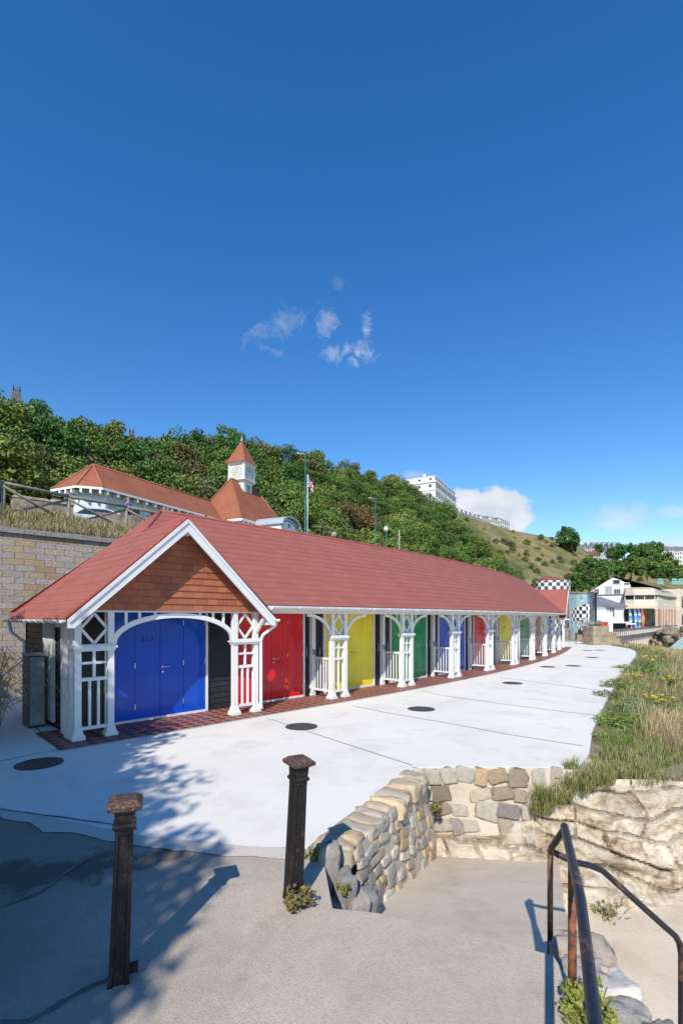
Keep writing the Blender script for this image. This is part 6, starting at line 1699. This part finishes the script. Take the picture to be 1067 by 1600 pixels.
# promenade deck on columns
dk=[((px-CX)/F*y_,y_) for px,y_ in ((955,62),(962,63.5),(975,67),(990,72),(1005,78),(1020,85),(1034,92),(1060,98))]
t=thing('promenade_deck','curved promenade deck with balustrade carried on pale columns over the beach','promenade',(dk[3][0],dk[3][1],-3))
def dz(i): return -.55
mb=MB(); curved_wall(mb,dk,-1.15,-.55,14); mb.build('deck',simple('deck_grey',(.20,.185,.165),(.13,.12,.11),.8,.9),t)
mb=MB(); curved_wall(mb,[(x+.02,y-.05) for x,y in dk],.28,.42,.2); mb.build('handrail',simple('deck_rail',(.22,.20,.18),rough=.9),t)
pl=[Vector((*p,0)) for p in dk]; Ld=sum((b-a).length for a,b in zip(pl,pl[1:])); s=.5; bal=MB(); 
while s<Ld:
    p,dv=along(pl,s); mb=MB(); Tm=MX((p.x,p.y,0),math.atan2(dv.y,dv.x)); mb.frustum(Tm@Matrix.Translation((0,.25,0)),-4.2,.26,.26,-1.16,.2,.2); mb.frustum(Tm@Matrix.Translation((0,.25,0)),-1.45,.22,.22,-1.155,.34,.34); mb.build('column',M['cafetrim'],t); s+=2.1
s=.3
while s<Ld:
    bal=MB(); p,dv=along(pl,s); Tm=MX((p.x,p.y,0),math.atan2(dv.y,dv.x)); bal.box(Tm,-.12,.12,.02,.16,-.549,.279); s+=1.3; bal.build('baluster',M['cafetrim'],t)
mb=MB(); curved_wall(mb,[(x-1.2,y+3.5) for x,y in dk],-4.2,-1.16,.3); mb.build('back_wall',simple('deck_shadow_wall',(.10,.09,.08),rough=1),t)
# rock armour bastion
bs=W(1052,995,80); sm=MB(); t=thing('rock_bastion','rough brown stone bastion below the promenade at the right edge','bastion',(bs.x,80,-4)); rr_=random.Random(6)
for k in range(150):
    sm_x=bs.x+rr_.uniform(-2.0,6); z=rr_.uniform(-4,.2-abs(sm_x-bs.x-2)*.12)
    stone(sm,Vector((sm_x,80+rr_.uniform(-1.5,2)+z*.3*-1,z)),Vector((1,rr_.uniform(-.3,.3),rr_.uniform(-.2,.2))).normalized(),Vector((0,1,0)),Vector((0,0,1)),rr_.uniform(.8,1.6),1.4,rr_.uniform(.5,1.0),rr_.choice([(.30,.24,.17),(.36,.29,.2),(.25,.21,.16)]),k*1.7,2,.38)
sm.build('rocks',M['stone'],t)
# sloping ramp wall from the pier down to the beach
a=G(962,1003); b=Vector((a.x+5.5,a.y+2.0,-2.6)); mb=MB(); t=thing('ramp_wall','dark sloping parapet descending from the stone pier to the beach','parapet',a)
mb.bar(I4,(a.x,a.y,.3),(b.x,b.y,-2.0),.25,.35); mb.build('parapet',simple('parapet_stone',(.22,.2,.17),(.15,.13,.11),3,.95),t)
# feather flags and cafe clutter
for k,(px,py0,Y,c,lab) in enumerate(((985,972,88,(.10,.35,.70),'left pale blue feather banner by the cafe'),(993,973,88,(.12,.40,.78),'middle blue feather banner by the cafe'),(999,973,89,(.08,.28,.66),'right darker blue feather banner by the cafe'),(1004.5,971,90,(.72,.10,.03),'red and orange feather banner by the cafe'))):
    b=W(px,py0,Y); t=thing('feather_banner',lab,'banner',(b.x,Y,-.55)); h=2.6 if k<3 else 2.5; base=-.55; top=CAM_H+(965-951)/F*Y
    mb=MB(); mb.tube([(b.x-.3,Y,base),(b.x-.3,Y,top-.2),(b.x-.1,Y,top+.1)],.035,5); mb.build('pole',M['lead'],t)
    mb=MB(); prof=[(-.28,base+.5),(.35,base+.6),(.45,base+1.8),(.3,top-.3),(-.05,top+.1),(-.28,top-.2)]
    n=len(prof)
    def bc(z): 
        f=(z-base)/(top-base)
        return tuple(v*(1.25 if int(f*7)%2 else .8) for v in c) if k<3 else (.75,.30,.03) if .35<f<.6 else c
    for q in range(12):
        z0=base+.5+(top-base-.5)*q/12; z1=base+.5+(top-base-.5)*(q+1)/12; w=lambda z: .5*min(1,1.2*(1-((z-base)/(top-base+.15))**4))+.02
        mb.face([(b.x-.27,Y+.05*math.sin(q),z0),(b.x-.27+w(z0)*.95,Y+.1*math.sin(q*.8),z0),(b.x-.27+w(z1)*.95,Y+.1*math.sin((q+1)*.8),z1),(b.x-.27,Y+.05*math.sin(q+1),z1)],c=(bc((z0+z1)/2) if (q%4) else (.7,.72,.74)) if k<3 else bc((z0+z1)/2))
    mb.build('banner_cloth',M['flag'],t)
for k,(px,w_,h_,c,lab,Y) in enumerate(((974,2.6,1.3,(.70,.12,.12),'red and white striped market parasol awning in front of the cafe',86),(962,3.2,1.6,(.05,.05,.06),'dark open fronted stall with a white top on the promenade',80))):
    b=W(px,975,Y); t=thing('promenade_stall',lab,'stall',(b.x,Y,-.55)); T=Matrix.Translation((b.x,Y,-.55))
    mb=MB(); mb.box(T,-w_/2,w_/2,0,1.5,.0,h_); mb.build('counter',simple('stall%d'%k,c,tuple(x*.7 for x in c),1,.8),t)
    mb=MB(); mb.frustum(T,h_+.001,w_/2+.3,1.1,h_+.2,w_/2+.2,1.0); mb.build('canopy',M['white'],t)
# upturned boat / green cover on the beach side
p=W(1083,1006,38); T=MX((p.x,38,-.75),R(25)); t=thing('covered_boat','small boat under a pale green cover at the right edge beyond the verge','boat',(p.x,38,-.9))
mb=MB(); mb.prism(T,[(-1.5,.25),(1.7,.25),(.2,1.15)],-1,1); mb.build('cover',simple('green_cover',(.36,.50,.45),rough=.7),t)
mb=MB(); mb.prism(T,[(-1.5,-.3),(1.5,-.3),(1.75,.24),(-1.7,.24)],-.9,.9); mb.build('hull',simple('dark_hull',(.06,.06,.06),rough=.8),t)

# ------------------------------------------------------------------ people
SK={}
def skin(name,joints,edges,mat,parent,sub=2,root=0):
    me=bpy.data.meshes.new(name); me.from_pydata([j[:3] for j in joints],edges,[])
    o=bpy.data.objects.new(name,me); col.objects.link(o)
    m=o.modifiers.new('s','SKIN'); m.use_smooth_shade=True
    if not me.skin_vertices:
        pass
    sv=me.skin_vertices[0].data
    for k,j in enumerate(joints):
        r=j[3]; sv[k].radius=(r,r if len(j)<5 else j[4]); sv[k].use_root=(k==root)
    s=o.modifiers.new('u','SUBSURF'); s.levels=sub; s.render_levels=sub
    bpy.context.view_layer.update(); dg=bpy.context.evaluated_depsgraph_get(); dg.update()
    nm=bpy.data.meshes.new_from_object(o.evaluated_get(dg)); 
    o.modifiers.clear(); o.data=nm; bpy.data.meshes.remove(me); nm.materials.clear(); nm.materials.append(mat)
    o.parent=parent; return o
SKINM=simple('skin',(.50,.27,.19),(.44,.23,.16),8,.55)
def person(label,loc,hd,ht,shirt,legs,hair,walk=.0,shorts=True,cap=None,bag=False,arms=.0,group=None):
    """figure facing local +x, built at 1.70 m and scaled"""
    t=thing('person',label,'person',loc,group,hd); s=ht/1.70; t.scale=(s,s,s)
    w=walk
    hipL=Vector((0,.09,.90)); hipR=Vector((0,-.09,.90))
    kL=Vector((.16*w,.095,.49)); aL=Vector((.26*w,.10,.085)); kR=Vector((-.06*w,-.095,.49)); aR=Vector((-.34*w,-.10,.10+.05*w))
    J=[(0,0,.95,.125,.10),(0,0,1.08,.105,.088),(.005,0,1.25,.135,.10),(0,0,1.40,.10,.08),(.005,0,1.475,.052),(.015,0,1.54,.06),(.025,0,1.61,.088,.078),(.022,0,1.665,.075)]
    Ed=[(0,1),(1,2),(2,3),(3,4),(4,5),(5,6),(6,7)]
    def add(pts,root):
        k=root
        for p in pts: J.append(p); Ed.append((k,len(J)-1)); k=len(J)-1
    for hip,kn,an,sy in ((hipL,kL,aL,1),(hipR,kR,aR,-1)):
        add([(hip.x,hip.y,hip.z-.03,.092),(hip.x*.5+kn.x*.5,kn.y,.69,.078),(kn.x,kn.y,kn.z,.055),(kn.x*.45+an.x*.55-.012,an.y,.30,.056),(an.x,an.y,an.z,.036),(an.x+.06,an.y+.01*sy,an.z-.045,.034),(an.x+.14,an.y+.015*sy,an.z-.055,.026)],0)
    for sy in (1,-1):
        sw=-w*sy*.16
        add([(0,.155*sy,1.39,.058),(sw*.5-.01,.20*sy,1.14,.042),(sw+.06+arms*.2,.21*sy,.93+arms*.18,.032),(sw+.10+arms*.25,.205*sy,.855+arms*.2,.027)],3)
    body=skin('body',J,Ed,SKINM,t)
    # hands: palm with five finger chains
    for sy in (1,-1):
        sw=-w*sy*.16; c=Vector((sw+.105+arms*.26,.205*sy,.84+arms*.2))
        HJ=[(c.x,c.y,c.z,.026,.014),(c.x+.012,c.y,c.z-.06,.030,.013)]; HE=[(0,1)]
        for q in range(4):
            x=(q-1.5)*.017; k0=len(HJ); HJ.append((c.x+.012+x,c.y,c.z-.085,.0085)); HE.append((1,k0)); HJ.append((c.x+.016+x,c.y-.008*sy,c.z-.12+.006*abs(q-1),.0075)); HE.append((k0,k0+1)); HJ.append((c.x+.016+x,c.y-.02*sy,c.z-.145+.01*abs(q-1),.006)); HE.append((k0+1,k0+2))
        k0=len(HJ); HJ.append((c.x+.042,c.y-.006*sy,c.z-.045,.010)); HE.append((0,k0)); HJ.append((c.x+.05,c.y-.016*sy,c.z-.08,.008)); HE.append((k0,k0+1))
        skin('hand',HJ,HE,SKINM,t,1)
    cm_=simple('cloth',shirt,tuple(x*.9 for x in shirt),10,.85)
    sj=[(0,0,.93,.14,.118),(0,0,1.08,.122,.104),(.005,0,1.25,.152,.117),(0,0,1.40,.115,.095),(0,0,1.44,.075)]; se=[(0,1),(1,2),(2,3),(3,4)]
    for sy in (1,-1): 
        k0=len(sj); sj+= [(0,.16*sy,1.395,.068),(-.005-w*sy*.04,.185*sy,1.25,.058)]; se+=[(3,k0),(k0,k0+1)]
    skin('shirt',sj,se,cm_,t)
    lm_=simple('legwear',legs,tuple(x*.85 for x in legs),10,.85)
    lj=[(0,0,.97,.132,.11)]; le=[]
    for hip,kn,an,sy in ((hipL,kL,aL,1),(hipR,kR,aR,-1)):
        k0=len(lj); lj+=[(hip.x,hip.y,hip.z-.03,.105),(kn.x*.55,kn.y,.64,.095)]; le+=[(0,k0),(k0,k0+1)]
        if not shorts: lj+=[(kn.x,kn.y,kn.z,.07),(an.x,an.y,an.z+.03,.055)]; le+=[(k0+1,k0+2),(k0+2,k0+3)]
    skin('shorts' if shorts else 'trousers',lj,le,lm_,t)
    hm_=simple('hair',hair,rough=.7)
    v,f=ico(3)
    mb=MB(); mb.mesh([(.008+p[0]*.100*(1 if p[0]<0 else .82),p[1]*.086,1.655+p[2]*.098) for p in v if True],f)
    # open the face: push hair vertices at the front back inside the head
    mb.v=[((x*.2-.02) if (x>.035 and z<1.672) else x,y*(.8 if (x>.035 and z<1.672) else 1),z) for x,y,z in mb.v]
    mb.build('hair',hm_,t,local=True)
    fm=MB()
    for sy in (1,-1):
        fm.mesh([(.103+p[0]*.006,.031*sy+p[1]*.013,1.628+p[2]*.008) for p in v],f)
    fm.build('eye',M['numeral'],t,local=True)
    fm=MB(); fm.mesh([(.113+p[0]*.017,p[1]*.012,1.598+p[2]*.022) for p in v],f)
    for sy in (1,-1): fm.mesh([(.02+p[0]*.02,.083*sy+p[1]*.012,1.61+p[2]*.03) for p in v],f)
    fm.build('face',SKINM,t,local=True)
    fm=MB(); fm.mesh([(.1+p[0]*.008,p[1]*.024,1.562+p[2]*.006) for p in v],f); fm.build('mouth',simple('lips',(.35,.12,.1),rough=.5),t,local=True)
    if cap:
        mb=MB(); mb.mesh([(.01+p[0]*.104,p[1]*.092,1.69+max(-.02,p[2])*.085) for p in v],f); mb.box(Matrix.Translation((.13,0,1.683)),-.05,.07,-.07,.07,-.006,.006); mb.build('visor_cap',simple('cap',cap,rough=.8),t,local=True)
    if shorts or True:
        mb=MB()
        for an,sy in ((aL,1),(aR,-1)): mb.mesh([(an.x+.055+p[0]*.135,an.y+.01*sy+p[1]*.048,an.z-.035+p[2]*.045*(1.2 if p[0]<0 else .9)) for p in v],f)
        mb.build('shoe',simple('shoe',(.72,.70,.68),rough=.7),t,local=True)
    if bag:
        bg=thing('shoulder_bag','dark shoulder bag carried behind the walking woman','bag',loc); bg.rotation_euler=(0,0,hd); bg.scale=(s,s,s)
        mb=MB(); mb.prism(Matrix.Identity(4),[(-.36,.72),(-.16,.70),(-.14,1.02),(-.20,1.10),(-.32,1.06)],-.30,-.16); mb.build('bag_body',M['numeral'],bg,local=True,bevel=.03)
        mb=MB(); mb.tube([(-.2,-.2,1.05),(-.08,-.2,1.3),(.0,-.12,1.46),(.03,.05,1.46),(-.02,.13,1.3),(-.15,.02,1.12),(-.2,-.16,1.05)],.013,6); mb.build('strap',M['numeral'],bg,local=True)
    return t
g=G(909,1006.2); person('woman in white vest and dark shorts walking past the end of the chalets',(g.x,g.y,-.02),R(-12),1.74,(.74,.73,.73),(.03,.032,.045),(.10,.04,.025),walk=.9,cap=(.38,.08,.05),bag=True)
def upper(px,pyhead,Y,shirt,hair,label,hd=0,ht=1.72,shorts=False):
    p=W(px,pyhead,Y); person(label,(p.x,p.y,p.z-ht),R(hd),ht,shirt,(.05,.06,.09),hair,walk=.3,shorts=shorts,group=None)
upper(201,779,31.2,(.08,.16,.42),(.45,.26,.18),'bald man in a blue shirt behind the boundary wall of the upper road',-30)
upper(263,793.5,30,(.6,.5,.45),(.30,.2,.15),'person whose head shows left of the gable peak beyond the roof ridge',-60)
upper(281,796,31,(.5,.5,.52),(.45,.42,.38),'fair haired person whose head shows just right of the first one above the ridge',-40)
upper(322,806,33,(.35,.08,.08),(.05,.03,.025),'dark haired person peeping over the red roof ridge below the tiled roof',-50)
upper(353,811,34.5,(.4,.35,.3),(.22,.1,.05),'brown haired person peeping over the ridge under the clock tower',-50)
upper(459,829.5,42,(.6,.55,.5),(.42,.28,.18),'person standing in front of the arched porch, head just above the ridge',-80)
for k,(px,py,Y,sh,lab) in enumerate(((966,972,82,(.08,.1,.25),'person in a navy top at the left end of the promenade crowd'),(978,974,85,(.65,.6,.58),'person in a white top among the promenade crowd'),(983,974,86,(.5,.08,.08),'person in a red top among the promenade crowd'),(990,974,86,(.05,.05,.06),'person in black by the blue banners'),(1040,972,96,(.10,.25,.5),'person in blue under the cafe columns'),(1044,972,97,(.55,.53,.5),'person in pale clothes under the cafe columns'))):
    x=(px-CX)/F*Y; person(lab,(x,Y,-.55),R(-90+k*40),1.7,sh,(.05,.05,.08),(.08,.05,.03),walk=.3,shorts=False)
# ------------------------------------------------------------------ sky, sun, camera
w=bpy.data.worlds.new("World"); sc.world=w; w.use_nodes=True; nt=w.node_tree; N=nt.nodes; Lk=nt.links
bg=N["Background"]; sky=N.new("ShaderNodeTexSky"); sky.sky_type='NISHITA'; sky.sun_disc=False
sky.sun_elevation=SUN_EL; sky.sun_rotation=math.atan2(SUN_AZ.x,SUN_AZ.y); sky.air_density=1.25; sky.dust_density=0.0; sky.ozone_density=4.5; sky.altitude=0
def wn(typ,**k):
    n=N.new(typ)
    for a,b in k.items(): setattr(n,a,b)
    return n
def wm(op,a,b=0.0,c=0.0):
    n=wn("ShaderNodeMath",operation=op)
    for k,v in enumerate((a,b,c)):
        if isinstance(v,(int,float)): n.inputs[k].default_value=v
        else: Lk.new(v,n.inputs[k])
    return n.outputs[0]
tc=wn("ShaderNodeTexCoord"); sx=wn("ShaderNodeSeparateXYZ"); Lk.new(tc.outputs["Generated"],sx.inputs[0])
ya=wm('MAXIMUM',sx.outputs[1],.05); a_=wm('DIVIDE',sx.outputs[0],ya); b_=wm('DIVIDE',sx.outputs[2],ya); front=wm('GREATER_THAN',sx.outputs[1],.06)
cv=wn("ShaderNodeCombineXYZ"); Lk.new(a_,cv.inputs[0]); Lk.new(b_,cv.inputs[1])
def nz(scale,detail,rough,dist=0,off=(0,0,0),sc3=(1,1,1)):
    mp=wn("ShaderNodeMapping"); mp.inputs["Location"].default_value=off; mp.inputs["Scale"].default_value=sc3; Lk.new(cv.outputs[0],mp.inputs["Vector"])
    n=wn("ShaderNodeTexNoise"); n.inputs["Scale"].default_value=scale; n.inputs["Detail"].default_value=detail; n.inputs["Roughness"].default_value=rough; n.inputs["Distortion"].default_value=dist
    Lk.new(mp.outputs[0],n.inputs["Vector"]); return n.outputs["Fac"]
n1=nz(30,10,.7,1.1,(0,0,0),(1,.75,1)); n2=nz(15,9,.6,.15,(3,1,0)); n3=nz(60,6,.6,.3)
def blob(px,py,rx,ry,rot=0):
    ca=(px-CX)/F; cb=(HZ-py)/F
    da=wm('SUBTRACT',a_,ca); db=wm('SUBTRACT',b_,cb); c,s=math.cos(rot),math.sin(rot)
    u=wm('DIVIDE',wm('ADD',wm('MULTIPLY',da,c),wm('MULTIPLY',db,s)),rx/F); v=wm('DIVIDE',wm('SUBTRACT',wm('MULTIPLY',db,c),wm('MULTIPLY',da,s)),ry/F)
    return wm('SUBTRACT',1.0,wm('SQRT',wm('ADD',wm('MULTIPLY',u,u),wm('MULTIPLY',v,v))))
def clampf(x): n=wn("ShaderNodeClamp"); Lk.new(x,n.inputs[0]); return n.outputs[0]
def wisps(bl,k,dens): # soft thin cloud: falloff times noise
    return wm('MULTIPLY',clampf(wm('MULTIPLY',wm('ADD',wm('MULTIPLY',bl,.32),wm('SUBTRACT',n1,.60)),k)),dens)
acc=None
def add(x):
    global acc
    acc=x if acc is None else wm('MAXIMUM',acc,x)
add(wisps(blob(436,508,78,36,.5),1.7,.45)); add(wisps(blob(512,500,28,36,-.3),2.2,.6)); add(wisps(blob(562,548,40,28,.1),3.0,.75)); add(wisps(blob(572,512,14,30),2.6,.6)); add(wisps(blob(520,552,26,26),2.2,.5)); add(wisps(blob(527,440,14,18),1.4,.25)); add(wisps(blob(420,545,40,12,-.4),2.0,.35))
def cumulus(bl,k,dens,bias=.5): return wm('MULTIPLY',clampf(wm('MULTIPLY',wm('ADD',wm('MULTIPLY',bl,.9),wm('MULTIPLY',wm('SUBTRACT',n2,bias),1.5)),k)),dens)
add(cumulus(blob(775,800,66,40),5,.93)); add(cumulus(blob(735,795,48,34),5,.9)); add(cumulus(blob(800,790,30,28),5,.92)); add(cumulus(blob(720,812,40,26),3,.75))
add(cumulus(blob(972,806,62,26),1.6,.5)); add(cumulus(blob(1050,800,40,12),1.4,.35)); add(cumulus(blob(650,742,26,10),1.6,.3)); add(cumulus(blob(1050,850,60,20),1.6,.5)); add(cumulus(blob(900,870,120,20),1.2,.3))
cover=wm('MULTIPLY',acc,front)
hs=wn("ShaderNodeHueSaturation"); hs.inputs["Hue"].default_value=.508; hs.inputs["Saturation"].default_value=1.30; hs.inputs["Value"].default_value=1.17; Lk.new(sky.outputs[0],hs.inputs["Color"])
# shaded grey base on the clouds, bright tops
shade=wn("ShaderNodeValToRGB"); e=shade.color_ramp.elements; e[0].position=.35; e[0].color=(4.5,4.9,5.6,1); e[1].position=.62; e[1].color=(6.2,6.3,6.5,1); Lk.new(n2,shade.inputs["Fac"])
mx=wn("ShaderNodeMix",data_type='RGBA'); Lk.new(cover,mx.inputs[0]); Lk.new(hs.outputs[0],mx.inputs[6]); Lk.new(shade.outputs[0],mx.inputs[7])
Lk.new(mx.outputs[2],bg.inputs["Color"]); bg.inputs["Strength"].default_value=.142
sl=bpy.data.lights.new("sun",'SUN'); sl.energy=5.0; sl.angle=R(.53); sl.color=(1.0,.94,.83)
so_=bpy.data.objects.new("sun",sl); col.objects.link(so_); dirv=Vector((SUN_AZ.x*math.cos(SUN_EL),SUN_AZ.y*math.cos(SUN_EL),math.sin(SUN_EL)))
so_.rotation_euler=dirv.to_track_quat('Z','Y').to_euler(); so_.location=(0,0,30)
cd=bpy.data.cameras.new("camera"); cam=bpy.data.objects.new("camera",cd); col.objects.link(cam); sc.camera=cam
cam.location=(0,0,CAM_H); cam.rotation_euler=(R(90),0,0); cd.sensor_fit='VERTICAL'; cd.sensor_height=36; cd.lens=36*F/1600; cd.shift_y=(HZ-800)/1600; cd.clip_end=5000; cd.clip_start=.05
sc.view_settings.view_transform='Standard'; sc.view_settings.look='None'; sc.view_settings.exposure=0; sc.view_settings.gamma=1
try:
    sc.cycles.use_denoising=True; sc.cycles.denoiser='OPENIMAGEDENOISE'; sc.cycles.max_bounces=6; sc.cycles.diffuse_bounces=3; sc.cycles.glossy_bounces=3
except Exception as ex: print(ex)
